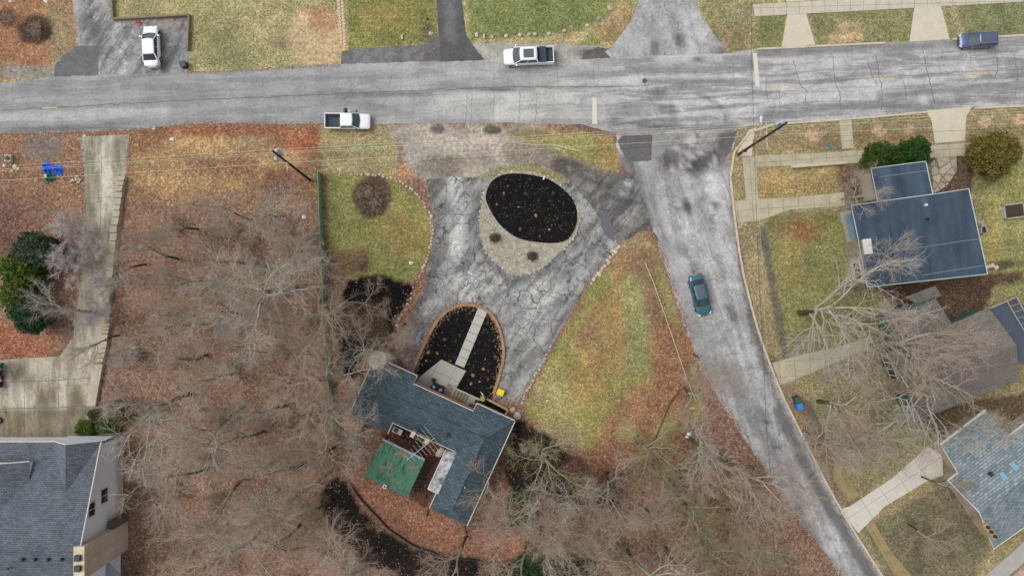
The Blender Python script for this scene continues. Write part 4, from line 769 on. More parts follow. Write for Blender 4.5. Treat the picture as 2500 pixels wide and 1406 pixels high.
MB().tube([c_+Vector((.1, .1, 1.0)), c_+Vector((.05, .5, 1.3)), c_+Vector((-.25, .9, 1.25))], [.07, .09, .02], 6).build('leaf', simple('dry_leaf', S(200, 194, 160), .8), ur)
pl = thing('planter_wall', 'narrow raised planter with pale timber walls under the house front', 'planter', G(1220, 1000)); mb = MB()
wall_along(mb, [(1188, 972), (1241, 1000), (1232, 1012)], .2, 0, .45); mb.build('wall', simple('timber_pale', S(190, 168, 132), .8), pl)
MB().prism(g2([(1189, 976), (1238, 1001), (1230, 1011), (1186, 990)]), 0, .3).build('soil', M_mulch, pl)

# ================================================================== NORTH-WEST PIECES AND OTHER HOUSES
# big pitched house, bottom left
M_sh2 = mat_shingle('shingle_grey', S(88, 95, 105), S(110, 115, 122), R(-1), .2, .35); M_side_w = simple('siding_white', S(226, 230, 240), .7, var=.06); M_stone = simple('stucco_tan', S(196, 184, 176), .9, var=.15)
bh = thing('house', 'large white sided house with steep grey shingle roof and tall chimney', 'house', (-52, -24, 0))
X1 = -45.7; YN = -17.1; YR = -27.9; YS = -36.5; ZE = 4.2; ZR = 8.0; XW = -75
mb = MB(); mb.poly([(XW, YN, ZE), (XW, YR, ZR), (X1+.05, YR, ZR), (X1+.05, YN, ZE)]); mb.poly([(XW, YR, ZR), (XW, YS, 5.0), (X1+.05, YS, 5.0), (X1+.05, YR, ZR)])
rf = mb.build('roof', M_sh2, bh, solid=.18)
MB().tube([(XW, YR, ZR+.03), (X1+.05, YR, ZR+.03)], .1, 6).build('ridge_cap', M_sh2, rf)
mb = MB(); W0 = [(X1-.15, YN-.35, 0), (X1-.15, YS+.4, 0), (X1-.15, YS+.4, 4.9), (X1-.15, YR, ZR-.22), (X1-.15, YN-.35, ZE-.1)]
mb.poly(W0); mb.poly([(XW, YN-.35, 0), (X1-.15, YN-.35, 0), (X1-.15, YN-.35, ZE-.1), (XW, YN-.35, ZE-.1)]); mb.build('wall', M_side_w, bh)
mb = MB(); mb.prism([(X1-.15, YN-.2), (X1+.12, YN-.2), (X1+.12, -27.1), (X1-.15, -27.1)], 0, 1.2); mb.build('plinth', M_stone, bh)
MB().tube([(X1+.08, YN, ZE), (X1+.08, YR, ZR)], .09, 6).build('barge_board', M_fascia, bh); MB().tube([(XW, YN+.05, ZE-.02), (-50.9, YN+.05, ZE-.02)], .07, 6).build('gutter', M_fascia, bh)
def gabled(xc, half, yf, ze, zr, yb, nm, right=True):
    mb = MB(); mb.poly([(xc-half, yf, ze), (xc-half, yf, ze), (xc, yb, zr), (xc, yf, zr)][1:]); mb.poly([(xc, yf, zr), (xc, yb, zr), (xc+half, yf, ze)]); return mb
sl2 = (ZR-ZE)/(YN-YR)
def dormer(xc, half, yf, ze, zr):      # ze on the main roof plane at yf
    yb = YN-(zr-ZE)/sl2; yv = YN-(ze-ZE)/sl2-.01
    mb = MB(); mb.poly([(xc-half, yf, ze), (xc-half, yv, ze), (xc, yb, zr), (xc, yf, zr)]); mb.poly([(xc+half, yv, ze), (xc+half, yf, ze), (xc, yf, zr), (xc, yb, zr)])
    r = mb.build('dormer_roof', M_sh2, bh, solid=.08)
    g = MB(); g.poly([(xc-half, yf-.1, ze-.1), (xc+half, yf-.1, ze-.1), (xc, yf-.1, zr-.1)]); g.poly([(xc-half, yf-.1, ze-3), (xc+half, yf-.1, ze-3), (xc+half, yf-.1, ze-.1), (xc-half, yf-.1, ze-.1)]) if yf > YN-.5 else None
    g.poly([(xc+half-.1, yf-.1, ze-1.6), (xc+half-.1, yv, ze-.05), (xc+half-.1, yf-.1, ze-.05)]); g.build('dormer_wall', M_side_w, r)
    t = MB(); t.tube([(xc-half, yf+.02, ze), (xc, yf+.02, zr+.03), (xc+half, yf+.02, ze)], .07, 5); t.build('trim', M_fascia, r)
dormer(-48.4, 2.7, YN+.15, ZE+.02, 6.0); dormer(-57.8, 5.2, -18.9, 5.6, 8.2-.6)
def window(parent, c, w_, h_, axis, mat_g, nrm, bars=1):
    fr = MB(); gl = MB(); u = Vector((0, 1, 0)) if axis == 'x' else Vector((1, 0, 0)); 
    if isinstance(axis, Vector): u = axis
    z = Vector((0, 0, 1)); c = Vector(c); n = Vector(nrm)
    def bx(m, cc, a, b, t): m.add([cc+u*sx*a/2+z*sz*b/2+n*sn*t/2 for sx in (-1, 1) for sz in (-1, 1) for sn in (-1, 1)], [(0, 1, 3, 2), (4, 6, 7, 5), (0, 4, 5, 1), (2, 3, 7, 6), (0, 2, 6, 4), (1, 5, 7, 3)])
    for s_ in (-1, 1): bx(fr, c+u*s_*w_/2, .09, h_+.09, .12); bx(fr, c+z*s_*h_/2, w_-.09, .09, .12)
    if bars: bx(fr, c, .07, h_-.09, .1)
    f = fr.build('window', M_fascia, parent); bx(gl, c, w_-.09, h_-.09, .06); gl.build('pane', mat_g, f)
m, nt_, b_ = newmat('glass_dark'); b_.inputs['Base Color'].default_value = (*S(34, 42, 40), 1); b_.inputs['Roughness'].default_value = .12; M_gl = m
window(bh, (X1-.13, -23.3, 3.3), 1.6, 1.3, 'x', M_gl, (1, 0, 0)); window(bh, (X1-.13, -24.1, 5.6), 1.5, 1.15, 'x', M_gl, (1, 0, 0))
cb = MB().prism([(-46.05, -30.6), (-45.0, -30.6), (-45.0, -27.2), (-46.05, -27.2)], 0, 8.1).build('chimney', mat_shingle('chimney_brick', S(200, 186, 168), S(184, 168, 152), 0, .12, .12), bh)
MB().prism([(-46.1, -30.65), (-44.95, -30.65), (-44.95, -27.15), (-46.1, -27.15)], 8.11, 8.25).build('cap', mat_conc('cap_stone', S(206, 196, 166), stain=.4), cb)
simple('flue_slate', S(62, 66, 72), .6)
for y in (-28.3, -29.4): MB().box((-45.55, y, 8.42), (.62, .62, .34)).build('flue', MATS['flue_slate'], cb, bevel=.03)
MB().prism([(-45.5, -27.2), (-44.9, -27.2), (-44.9, -26.3), (-45.5, -26.3)], 0, 3.0).build('chimney_shoulder', simple('shoulder_dark', S(96, 86, 72), .9), cb)
simple('vent_black', S(44, 48, 54), .7)
for px in (63, 93, 125, 158): q_ = G(px, 1358, 7.4); MB().box((q_.x, YR-.75, 7.9), (.22, .34, .34)).build('roof_vent', MATS['vent_black'], rf); q_ = G(30, 1382, 7.2); MB().tube([(q_.x, q_.y, 6.6), (q_.x, q_.y, 7.8)], .1, 10).build('vent_pipe', M_fascia, rf)
mb = MB(); mb.poly([(-45.9, -30.7, 3.0), (-43.5, -33.4, 2.6), (-43.9, -37, 2.6), (-46.2, -37, 3.0)][::-1]); mb.build('porch_roof', simple('zinc_sheet', S(136, 142, 150), .5), bh, solid=.1)

q_ = G(1172, 1110, 4); MB().tube([HU(330, 190, 4.0), HU(330, 190, 4.55)], .07, 8).build('vent_pipe', M_fascia, roof); MB().tube([HU(150, 45, 3.9), HU(150, 45, 4.3)], .06, 8).build('vent_pipe', simple('lead', S(120, 124, 128), .6), roof)
MB().box(HU(240, 95, 4.0), (.35, .35, .25), HA).build('roof_vent', MATS['vent_black'], roof)
# flat dark house, right
M_mem = None
m, nt_, b_ = newmat('dark_membrane'); RZm = R(10)
ps_ = pos(nt_, RZm, (1.2, .12, 1)); c0 = ramp(nt_, noise(nt_, ps_, 1, 5, .6), [(.3, S(50, 62, 76)), (.7, S(70, 84, 100))]); c0 = mix(nt_, 1.0, c0, ramp(nt_, noise(nt_, pos(nt_), .6, 6, .7), [(.3, g3(.8)), (.7, g3(1.25))]), 'MULTIPLY')
c0 = mix(nt_, 1.0, c0, ramp(nt_, noise(nt_, pos(nt_), 7, 4, .7), [(.3, g3(.85)), (.7, g3(1.18))]), 'MULTIPLY'); nt_.links.new(c0, b_.inputs['Base Color']); b_.inputs['Roughness'].default_value = .75; b_.inputs['Specular IOR Level'].default_value = .3; M_mem = m
fh = thing('house', 'flat roofed house under a dark blue membrane on the right', 'house', G(2250, 560)); ZF = 4.0
up = [(2127, 411), (2261, 394), (2278, 474), (2143, 492)]; mainp = [(2078, 502), (2143, 492.5), (2278, 474.5), (2365, 461), (2411, 669), (2117, 701), (2101, 622), (2095, 583)]
def g2z(P, z): return [tuple(G(x, y, z)[:2]) for x, y in P]
MB().prism(g2z(up, ZF), ZF-.35, ZF-.06).build('roof', M_mem, fh); r2_ = MB().prism(g2z(mainp, ZF), ZF-.3, ZF).build('roof', M_mem, fh)
def inset(P, d):
    c = sum((Vector(p) for p in P), Vector((0, 0)))/len(P); return [tuple(Vector(p)+(c-Vector(p)).normalized()*d) for p in P]
mb = MB(); mb.prism(inset(g2z(up, ZF), .7), 0, ZF-.36); mb.prism(inset(g2z(mainp, ZF), .7), 0, ZF-.31); mb.build('wall', simple('wall_pale', S(170, 160, 144), .8), fh)
mb = MB()
for P, zz in ((up, ZF-.05), (mainp, ZF+.01)):
    w_ = [G(x, y, ZF) for x, y in P]
    for a, b in zip(w_, w_[1:]+w_[:1]): mb.tube([(a.x, a.y, zz), (b.x, b.y, zz)], .055, 6)
mb.build('roof_edge', simple('edge_metal', S(176, 188, 190), .5), fh)
mb = MB()
for P in ([(2150, 432), (2262, 417)], [(2100, 628), (2260, 602), (2395, 582)], [(2250, 672), (2402, 648)], [(2143, 492), (2278, 474)]): strip(mb, P, .09, 0)
mb.v = [((v[0]*(CAMH-ZF)/CAMH), v[1]*(CAMH-ZF)/CAMH, ZF+.006) for v in mb.v]; mb.build('seam', simple('seam_grey', S(108, 124, 134), .7), r2_)
for px, py, r_, cl in ((2258, 501, .14, S(200, 210, 214)), (2262, 535, .14, S(40, 44, 48))): q_ = G(px, py, ZF); MB().cyl((q_.x, q_.y, ZF+.002), r_, .35, 12).build('vent_pipe', simple('vent%d' % px, cl, .5), r2_)
q_ = G(2117, 602, 4.6); c1 = MB().box((q_.x, q_.y, 2.35), (.85, 1.6, 4.5), R(8)).build('chimney', simple('chimney_rust', S(132, 122, 104), .9, var=.35, vscale=2), fh); MB().box((q_.x, q_.y, 4.68), (.95, 1.7, .12), R(8)).build('cap', M_fascia, c1)
wd = (G(2117, 701)-G(2101, 622)).normalized()
q_ = G(2108, 664, 1.5); window(fh, (q_.x-.7, q_.y, 1.6), 2.2, 1.5, wd, M_gl, (-wd.y, wd.x, 0))
MB().prism(g2z([(2064, 525), (2080, 520), (2094, 580), (2078, 584)], 2.6), 2.4, 2.6).build('canopy', simple('canopy_glass', S(112, 130, 150), .4), fh)
q_ = G(2384, 541, 3.8); mb = MB()
for i in range(5): mb.tube([(q_.x-.45+i*.2, q_.y+.25-i*.1, ZF+.4), (q_.x-.15+i*.2, q_.y-.25-i*.1, ZF+.4)], .02, 5)
mb.tube([(q_.x, q_.y, ZF), (q_.x, q_.y, ZF+.45)], .03, 6); mb.build('aerial', MATS['aluminium'], fh)
# brown roofed house
M_sh3 = mat_shingle('shingle_brown', S(112, 106, 100), S(126, 118, 111), R(20), .3, .22, .12); M_greenw = simple('green_siding', S(58, 98, 90), .7)
br_ = thing('house', 'house with brown shingle roof and a lower blue grey flat deck roof', 'house', G(2330, 880)); z0, z1 = 3.0, 4.9
def gz(px, py, z): return G(px, py, z)
A_, B_, C_, D_ = gz(2163, 862, z0), gz(2414, 750, z0), gz(2489, 927, z0), gz(2232, 1030, z0)
R_a = (A_+D_)/2; R_b = (B_+C_)/2; R_a.z = R_b.z = z1
mb = MB(); mb.poly([A_, R_a, R_b, B_]); mb.poly([R_a, D_, C_, R_b]); r3 = mb.build('roof', M_sh3, br_, solid=.15)
E1, E2, E3 = gz(2159, 772, z0+.02), gz(2284, 727, z0+.02), gz(2330, 800, z0+.02); Em = (E1+E2)/2; Em.z = 4.2; Ej = (gz(2250, 880, 4.2))
mb = MB(); mb.poly([E1, gz(2192, 845, z0+.02), Ej, Em]); mb.poly([Em, Ej, E3, E2]); mb.build('roof', M_sh3, br_, solid=.12)
MB().poly([gz(2209, 726, 2.6), gz(2240, 742, 2.6), gz(2299, 722, 2.6), gz(2283, 697, 2.6)]).build('porch_roof', M_sh3, br_, solid=.1)
mb = MB(); mb.prism([tuple(p[:2]) for p in (A_.lerp(C_, .04), B_.lerp(D_, .04), C_.lerp(A_, .04), D_.lerp(B_, .04))], 0, z0-.12)
mb.prism([tuple(p[:2]) for p in (E1.lerp(E3, .05), E2, E3, gz(2196, 848, z0))], 0, z0-.14); mb.build('wall', M_greenw, br_)
ga = A_.lerp(C_, .035); gd = D_.lerp(B_, .035); ra = R_a.lerp(R_b, .04); MB().poly([(ga.x, ga.y, z0-.12), (gd.x, gd.y, z0-.12), (ra.x, ra.y, z1-.2)]).build('gable', M_greenw, br_)
MB().tube([A_, R_a, D_], .07, 6).build('barge_board', simple('trim_grey', S(186, 190, 184), .6), br_)
wd = (gd-ga); wd.z = 0; wd.normalize(); nn_ = Vector((wd.y, -wd.x, 0))
for t, zc in ((.1, 1.7), (.2, 1.7), (.3, 1.7), (.4, 1.7), (.78, 1.7), (.9, 1.7)): q_ = ga.lerp(gd, t); window(br_, (q_.x+nn_.x*.05, q_.y+nn_.y*.05, zc), .8, 1.5, wd, M_gl, nn_, 0)
q_ = R_a.lerp(R_b, .03); c1 = MB().box((q_.x, q_.y, 3.2), (1.0, 1.9, 5.4), R(-20)).build('chimney', simple('chimney_brown', S(126, 108, 88), .9, var=.3), br_)
mb = MB(); up_ = Vector((math.sin(R(20)), math.cos(R(20)), 0)); [mb.box((q_.x+up_.x*s_, q_.y+up_.y*s_, 6.0), (.5, .5, .25), R(-20)) for s_ in (-.4, .4)]; mb.build('flue', simple('flue_tan', S(176, 150, 112), .8), c1)
q_ = gz(2311, 868, 5); t_ = MB().tube([(q_.x, q_.y, 4.4), (q_.x, q_.y, 5.0), (q_.x, q_.y, 5.1)], [.3, .33, .1], 16).build('roof_vent', simple('vent_grey', S(158, 154, 146), .6), r3)
M_blue = simple('blue_felt', S(74, 84, 96), .8, var=.15, vscale=8)
MB().prism(g2z([(2419, 753), (2482, 727), (2560, 800), (2560, 880), (2482, 884), (2468, 836)], 2.8), 2.5, 2.75).build('deck_roof', M_blue, br_)
rl = MB(); w_ = [gz(2419, 752, 3.6), gz(2482, 725, 3.6), gz(2540, 830, 3.6)]
for a, b in zip(w_[:-1], w_[1:]):
    rl.tube([a, b], .07, 6); k = max(2, int((b-a).length/1.2))
    for i in range(k+1): q_ = a.lerp(b, i/k); rl.tube([(q_.x, q_.y, 2.6), (q_.x, q_.y, 3.6)], .05, 5)
a, b = w_[1]+Vector((-1.1, -.4, 0)), w_[2]+Vector((-1.1, -.2, 0)); rl.tube([a, b], .05, 5)
for i in range(8): rl.tube([a.lerp(b, i/7), w_[1].lerp(w_[2], i/7)], .03, 5)
rl.build('railing', simple('rail_wood', S(168, 152, 132), .8), br_)
# teal shingled house, bottom right
M_sh4 = mat_shingle('shingle_teal', S(112, 126, 130), S(148, 156, 160), R(37), .26, .28, .2)
th = thing('house', 'house with mottled teal and lilac shingle roof in the bottom right corner', 'house', G(2420, 1180))
def zt(px, py):
    d = (px-2296)*.606+(py-1084)*.796; return 3+3*d/190
Nn = [(2296, 1084), (2405, 1001), (2416, 1010), (2461, 1065), (2500, 1036), (2580, 977), (2580, 1113), (2391, 1250), (2314, 1172), (2338, 1153)]
mb = MB(); mb.poly([G(x, y, zt(x, y)) for x, y in Nn][::-1]); mb.poly([G(x, y, z) for x, y, z in ((2391, 1250, 6), (2580, 1113, 6), (2580, 1230, 4), (2426, 1339, 4))][::-1]); r4 = mb.build('roof', M_sh4, th, solid=.16)
mb = MB(); mb.tube([G(2296, 1084, 3.05), G(2405, 1001, 3.05)], .13, 6); mb.tube([G(2461, 1064, zt(2461, 1064)+.05), G(2500, 1035, zt(2500, 1035)+.05), G(2580, 976, zt(2580, 976)+.05)], .12, 6); mb.tube([G(2314, 1172, 4.35), G(2338, 1153, 4.35)], .1, 6); mb.tube([G(2296, 1084, 3), G(2338, 1153, 4.3)], .05, 5); mb.tube([G(2314, 1172, 4.35), G(2391, 1250, 6), G(2426, 1339, 4), G(2580, 1230, 4)], .06, 5)
mb.build('gutter', M_fascia, th)
mb = MB(); mb.prism([tuple(G(x, y, 3.2)[:2]) for x, y in ((2322, 1096), (2405, 1026), (2458, 1086), (2580, 1000), (2580, 1215), (2432, 1310), (2346, 1180), (2362, 1164))], 0, 2.9); mb.build('wall', simple('wall_tan', S(168, 154, 138), .9), th)
c1 = MB().prism([tuple(G(x, y, 5.8)[:2]) for x, y in ((2400, 1284), (2411, 1275), (2439, 1308), (2428, 1318))], 3.9, 5.8).build('chimney', mat_conc('chimney_buff', S(170, 152, 118), stain=.2), th)
mb = MB(); [mb.cyl((G(x, y, 5.8).x, G(x, y, 5.8).y, 5.8), .19, .22, 14) for x, y in ((2411, 1286), (2419, 1297), (2428, 1308))]; mb.build('flue', simple('flue_black', S(44, 48, 48), .7), c1)
for P in (((2467, 1128), (2484, 1146)), ((2443, 1152), (2456, 1172))):
    z = zt(*P[0])+.12; a, b = G(*P[0], z), G(*P[1], z+.3); d = (b-a).normalized(); s_ = Vector((-d.y, d.x, 0))*.28; MB().poly([a+s_, a-s_, b-s_, b+s_][::-1]).build('roof_patch', simple('sky_blue_sheet', S(120, 160, 182), .5), r4, solid=.05)
z = zt(2417, 1156); q_ = G(2417, 1156, z); MB().box((q_.x, q_.y, z+.1), (.4, .4, .3), R(37)).build('roof_vent', MATS['vent_black'], r4)

# ================================================================== TREES
def norm(a): return a/np.maximum(1e-9, np.linalg.norm(a, axis=-1, keepdims=True))
def grow(rs, P, D, L, r0, r1, nseg, wig, up=0.0):
    n = len(P); pts = np.zeros((n, nseg+1, 3)); dirs = np.zeros((n, nseg+1, 3)); pts[:, 0] = P; d = norm(D); dirs[:, 0] = d
    for i in range(nseg):
        d = norm(d+rs.normal(size=(n, 3))*wig+np.array([0, 0, up])); pts[:, i+1] = pts[:, i]+d*(L/nseg)[:, None]; dirs[:, i+1] = d
    t = np.linspace(0, 1, nseg+1)[None]; rad = r0[:, None]*(1-t)+r1[:, None]*t
    return pts, dirs, rad
def child(rs, pts, dirs, rad, k, t0, ang, a_sp=.2):
    n, m, _ = pts.shape; m -= 1
    t = t0+(1-t0)*((np.arange(k)[None]+rs.random((n, k)))/k); t = np.clip(t, 0, .999)*m; i = t.astype(int); f = (t-i)[..., None]; r = np.arange(n)[:, None]
    P = pts[r, i]*(1-f)+pts[r, i+1]*f; D = norm(dirs[r, i]*(1-f)+dirs[r, i+1]*f); Rr = rad[r, i]
    rv = rs.normal(size=D.shape); az = norm(np.cross(D, rv)); a = (ang+rs.normal(size=t.shape)*a_sp)[..., None]
    nd = D*np.cos(a)+az*np.sin(a)
    return P.reshape(-1, 3), nd.reshape(-1, 3), Rr.reshape(-1), (1-t/m).reshape(-1)
def tubes(pts, rad, s):
    n, m, _ = pts.shape
    T = np.gradient(pts, axis=1); T = norm(T); ref = np.tile(np.array([.31, .55, .77]), (n, m, 1)); A = norm(np.cross(T, ref)); B = np.cross(T, A)
    a = np.arange(s)*2*np.pi/s; ring = pts[:, :, None]+(A[:, :, None]*np.cos(a)[None, None, :, None]+B[:, :, None]*np.sin(a)[None, None, :, None])*rad[:, :, None, None]
    V = ring.reshape(-1, 3); idx = np.arange(n*m*s).reshape(n, m, s); nx_ = np.roll(idx, -1, 2)
    Q = np.stack([idx[:, :-1], nx_[:, :-1], nx_[:, 1:], idx[:, 1:]], -1).reshape(-1, 4); return V, Q
def tree_proto(seed, H=15, tr=.22, lean=(0, 0), nl=6, spread=.75, dens=(8, 7, 4), bark=None, twig=None, t0=.45, fork=.5, name='bare_tree', label='bare tree', twr=.0078, droop=0.0, limb=None):
    rs = np.random.default_rng(seed); root = thing(name, label, 'tree')
    p, d, r = grow(rs, np.zeros((1, 3)), np.array([[lean[0], lean[1], 1.]]), np.array([H*fork*1.25]), np.array([tr]), np.array([tr*.5]), 7, .07)
    vs = [tubes(p, r, 8)]
    P, D, R0, f = child(rs, p, d, r, nl, t0, spread, .15); 
    L1 = H*(.34+.2*f)*(.8+.4*rs.random(len(P)))
    D[:, 2] = np.abs(D[:, 2])*.9+.15
    p1, d1, r1 = grow(rs, P, D, L1, R0*.62, R0*.14, 7, .13, .03); vs.append(tubes(p1, r1, 6))
    V = np.concatenate([v for v, _ in vs]); o_ = 0; Qs = []
    for v, q_ in vs: Qs.append(q_+o_); o_ += len(v)
    tk_ = qmesh('trunk', V, np.concatenate(Qs), bark, root); tk_.data.materials.append(limb or L_grey); nq = len(Qs[0])//2; tk_.data.polygons.foreach_set('material_index', [0]*nq+[1]*(sum(map(len, Qs))-nq))
    vs = []
    P, D, R0, f = child(rs, p1, d1, r1, dens[0], .18, .7, .2); L2 = H*.20*(.55+.8*f)*(.7+.6*rs.random(len(P)))
    p2, d2, r2 = grow(rs, P, D, L2, np.maximum(R0*.5, .028), np.full(len(P), .016), 5, .17, .03-droop); vs.append(tubes(p2, r2, 4))
    P, D, R0, f = child(rs, p2, d2, r2, dens[1], .12, .65, .25); L3 = H*.085*(.5+.9*f)*(.7+.6*rs.random(len(P)))
    p3, d3, r3_ = grow(rs, P, D, L3, np.full(len(P), twr*1.7), np.full(len(P), twr*1.1), 3, .22, .02-droop); vs.append(tubes(p3, r3_, 3))
    P, D, R0, f = child(rs, p3, d3, r3_, dens[2], .1, .6, .3); L4 = H*.045*(.5+.9*rs.random(len(P)))
    p4, d4, r4_ = grow(rs, P, D, L4, np.full(len(P), twr), np.full(len(P), twr*.55), 2, .25, .01-droop); vs.append(tubes(p4, r4_, 3))
    V = np.concatenate([v for v, _ in vs]); o_ = 0; Qs = []
    for v, q_ in vs: Qs.append(q_+o_); o_ += len(v)
    qmesh('crown', V, np.concatenate(Qs), twig, root)
    return root
B_dark = mat_bark('bark_dark', S(74, 72, 58), .4, .45); T_tan = mat_bark('twigs_tan', S(178, 158, 142), .24); T_grey = mat_bark('twigs_grey', S(182, 174, 162), .24); T_pink = mat_bark('twigs_pinkish', S(200, 190, 188), .2)
T_brown = mat_bark('twigs_brown', S(176, 156, 140), .25); T_moss = mat_bark('twigs_mossy', S(156, 154, 116), .3); B_moss = mat_bark('bark_mossy', S(88, 90, 56), .35, .6)
L_grey = mat_bark('limb_bark', S(168, 162, 144), .3, .35)
protos = {}
def proto(k):
    if k in protos: return None
    a = dict(
      w0=dict(seed=11, H=15, bark=B_dark, twig=T_tan), w1=dict(seed=23, H=16, lean=(.12, .05), bark=B_dark, twig=T_grey, nl=7), w2=dict(seed=37, H=13.5, lean=(-.1, .08), bark=B_dark, twig=T_tan, nl=5, spread=.85),
      w3=dict(seed=41, H=16, bark=B_moss, twig=T_brown, nl=6, spread=.65), w4=dict(seed=59, H=14, lean=(.05, -.12), bark=B_dark, twig=T_grey, nl=6),
      big=dict(seed=67, H=17, tr=.27, bark=B_dark, twig=T_grey, nl=8, spread=.95, dens=(9, 6, 5), t0=.35, fork=.4, twr=.0088), big2=dict(seed=71, H=16, tr=.26, lean=(.1, 0), bark=B_dark, twig=T_tan, nl=7, spread=1.0, dens=(9, 6, 5), t0=.3, fork=.38, twr=.0088),
      moss=dict(seed=83, H=13, tr=.25, bark=B_moss, twig=T_moss, nl=7, spread=.95, t0=.3, fork=.4), pink=dict(seed=97, H=5.5, tr=.09, bark=T_pink, twig=T_pink, nl=9, spread=.6, dens=(8, 8, 7), t0=.08, fork=.35, twr=.007),
      brush=dict(seed=101, H=3.4, tr=.05, bark=T_brown, twig=T_brown, nl=9, spread=.8, dens=(6, 6, 5), t0=.05, fork=.25, twr=.009), sap=dict(seed=109, H=2.6, tr=.045, bark=T_tan, twig=T_tan, nl=5, spread=.45, dens=(3, 3, 2), t0=.5, fork=.6, twr=.008))[k]
    protos[k] = tree_proto(**a); protos[k]['used'] = 0; return protos[k]
def place_tree(k, cx, cy, zc, s, rz, label, name='bare_tree', group=None, cat='tree', asp=1.0, base=None):
    proto(k); root = protos[k]
    if root['used']: root = copy_tree(root)
    else: root['used'] = 1
    if 'used' in root and root is not protos[k]: del root['used']
    g = G(cx, cy, zc) if base is None else G(*base); root.location = (g.x, g.y, -.03); root.rotation_euler = (0, 0, rz); root.scale = (s*asp, s*asp, s); root.name = name
    tag(root, label, cat, group); return root
rt_ = random.Random(5)
Wd = [(330, 520), (480, 500), (640, 510), (780, 570), (800, 700), (790, 900), (850, 1000), (850, 1120), (800, 1220), (860, 1340), (900, 1420), (300, 1420), (300, 1050), (330, 900), (310, 700)]
def inside(x, y, P):
    return sdpoly(np.array([float(x)]), np.array([float(y)]), P)[0] < 0
MULX = [(790, 1170), (870, 1190), (960, 1330), (1100, 1400), (900, 1430), (800, 1350)]
pts_ = []
for _ in range(4000):
    x, y = rt_.uniform(300, 900), rt_.uniform(480, 1430)
    if x < 400 and y > 1010: continue
    if inside(x, y, Wd) and not inside(x, y, MULX) and all((x-a)**2+(y-b)**2 > 92**2 for a, b in pts_): pts_.append((x, y))
for i, (x, y) in enumerate(pts_):
    top = y < 640
    place_tree('w%d' % rt_.randrange(5), x, y, 9, rt_.uniform(.6, .9) if top else rt_.uniform(.72, 1.2), rt_.uniform(0, 6.28), 'slender leafless tree in the brown wood left of the green fence', group='leafless trees of the left wood', asp=rt_.uniform(.85, 1.1))
Wb = [(1290, 1230), (1420, 1180), (1560, 1120), (1640, 1080), (1760, 1090), (1850, 1180), (1900, 1280), (1960, 1420), (1100, 1420), (1120, 1380), (1250, 1330)]
pts2 = []
for _ in range(3000):
    x, y = rt_.uniform(1100, 2000), rt_.uniform(1060, 1430)
    if inside(x, y, Wb) and all((x-a)**2+(y-b)**2 > 90**2 for a, b in pts2): pts2.append((x, y))
for i, (x, y) in enumerate(pts2):
    place_tree(('w0', 'w3', 'w3', 'w4', 'moss')[rt_.randrange(5)], x, y, 9, rt_.uniform(.75, 1.05), rt_.uniform(0, 6.28), 'leafless tree in the wood between the triangular lawn and the side street', group='leafless trees of the lower wood', asp=rt_.uniform(.9, 1.1))
SPEC = [('w2', 870, 740, 8, .6, 1.0, 'pale leafless tree over the upper black mulch patch'), ('w1', 905, 860, 8, .75, 2.2, 'leafless tree just west of the stone turret'), ('w4', 850, 990, 8, .7, 4.0, 'leafless tree reaching over the west corner of the main house roof'),
 ('w0', 960, 800, 8, .55, 3.0, 'small grey leafless tree beside the round drive'), ('moss', 1330, 1125, 7, .85, .5, 'mossy spreading tree over the mulch east of the main house'), ('w0', 1190, 1200, 8, .62, 2.7, 'leafless tree touching the south wing of the main house'),
 ('big', 1330, 1360, 9, .75, 1.3, 'large pale branching tree below the orange leaf lawn'), ('w4', 1730, 1075, 8, .85, 5.1, 'leafless tree leaning over the side street by the lawn corner'), ('w3', 1735, 880, 7, .62, .9, 'mossy leafless tree over the side street south of the teal sedan'), ('w2', 1710, 970, 7, .7, 2.0, 'thin leafless tree at the kerbless street edge by the lawn'),
 ('big', 2030, 770, 8, .98, .2, 'large spreading leafless tree on the lawn before the flat roofed house'), ('big2', 2240, 860, 9, 1.0, 1.6, 'large leafless tree spreading over the brown shingle roof'), ('w1', 2210, 600, 8, .55, 3.3, 'bare branches standing over the dark flat roof'), ('big', 2290, 960, 9, .85, 3.9, 'leafless tree south of the brown roofed house chimney'),
 ('big2', 2080, 1010, 8, .78, .4, 'leafless tree beside the blue bins on the kerb strip'), ('w1', 2040, 1090, 8, .7, 1.9, 'thin leafless tree between the mossy pavement and the pale driveway'), ('big', 2190, 1090, 8, .62, 5.4, 'leafless tree above the pale concrete driveway'), ('w4', 2420, 1060, 9, .75, .7, 'leafless tree between the brown roof and the teal roof'),
 ('w1', 2120, 470, 6, .55, 2.4, 'twiggy tree at the west side of the flat roofed house'), ('w0', 2150, 440, 6, .4, .6, 'small twiggy tree beside the low concrete wall'), ('w2', 2270, 1310, 4, .55, 1.1, 'dark low branching tree on the bottom right lawn'), ('w0', 2330, 1200, 6, .5, 4.4, 'small tree hugging the corner of the teal roofed house'),
 ('w4', 125, 765, 7, .68, 2.9, 'pale leafless tree beside the evergreen bushes on the left'), ('w3', 200, 830, 7, .55, .3, 'dark branched tree overhanging the concrete drive'), ('w1', 270, 640, 7, .6, 3.7, 'leafless tree leaning over the stepped wall of the concrete drive'), ('w0', 1860, 1290, 8, .7, 1.5, 'leafless tree at the edge of the street in the lower wood')]
pb = []
for _ in range(2500):
    x, y = rt_.uniform(330, 1950), rt_.uniform(560, 1430)
    if (inside(x, y, Wd) or inside(x, y, Wb)) and not inside(x, y, MULX) and not (x < 420 and y > 1010) and all((x-a)**2+(y-b)**2 > 90**2 for a, b in pb): pb.append((x, y))
for i, (x, y) in enumerate(pb): place_tree('brush', x, y, 1, rt_.uniform(.5, 1.25), i*1.9, 'low leafless thicket on the brown leaf floor of the wood', 'bare_bush', group='low leafless thickets in the woods', cat='bush')
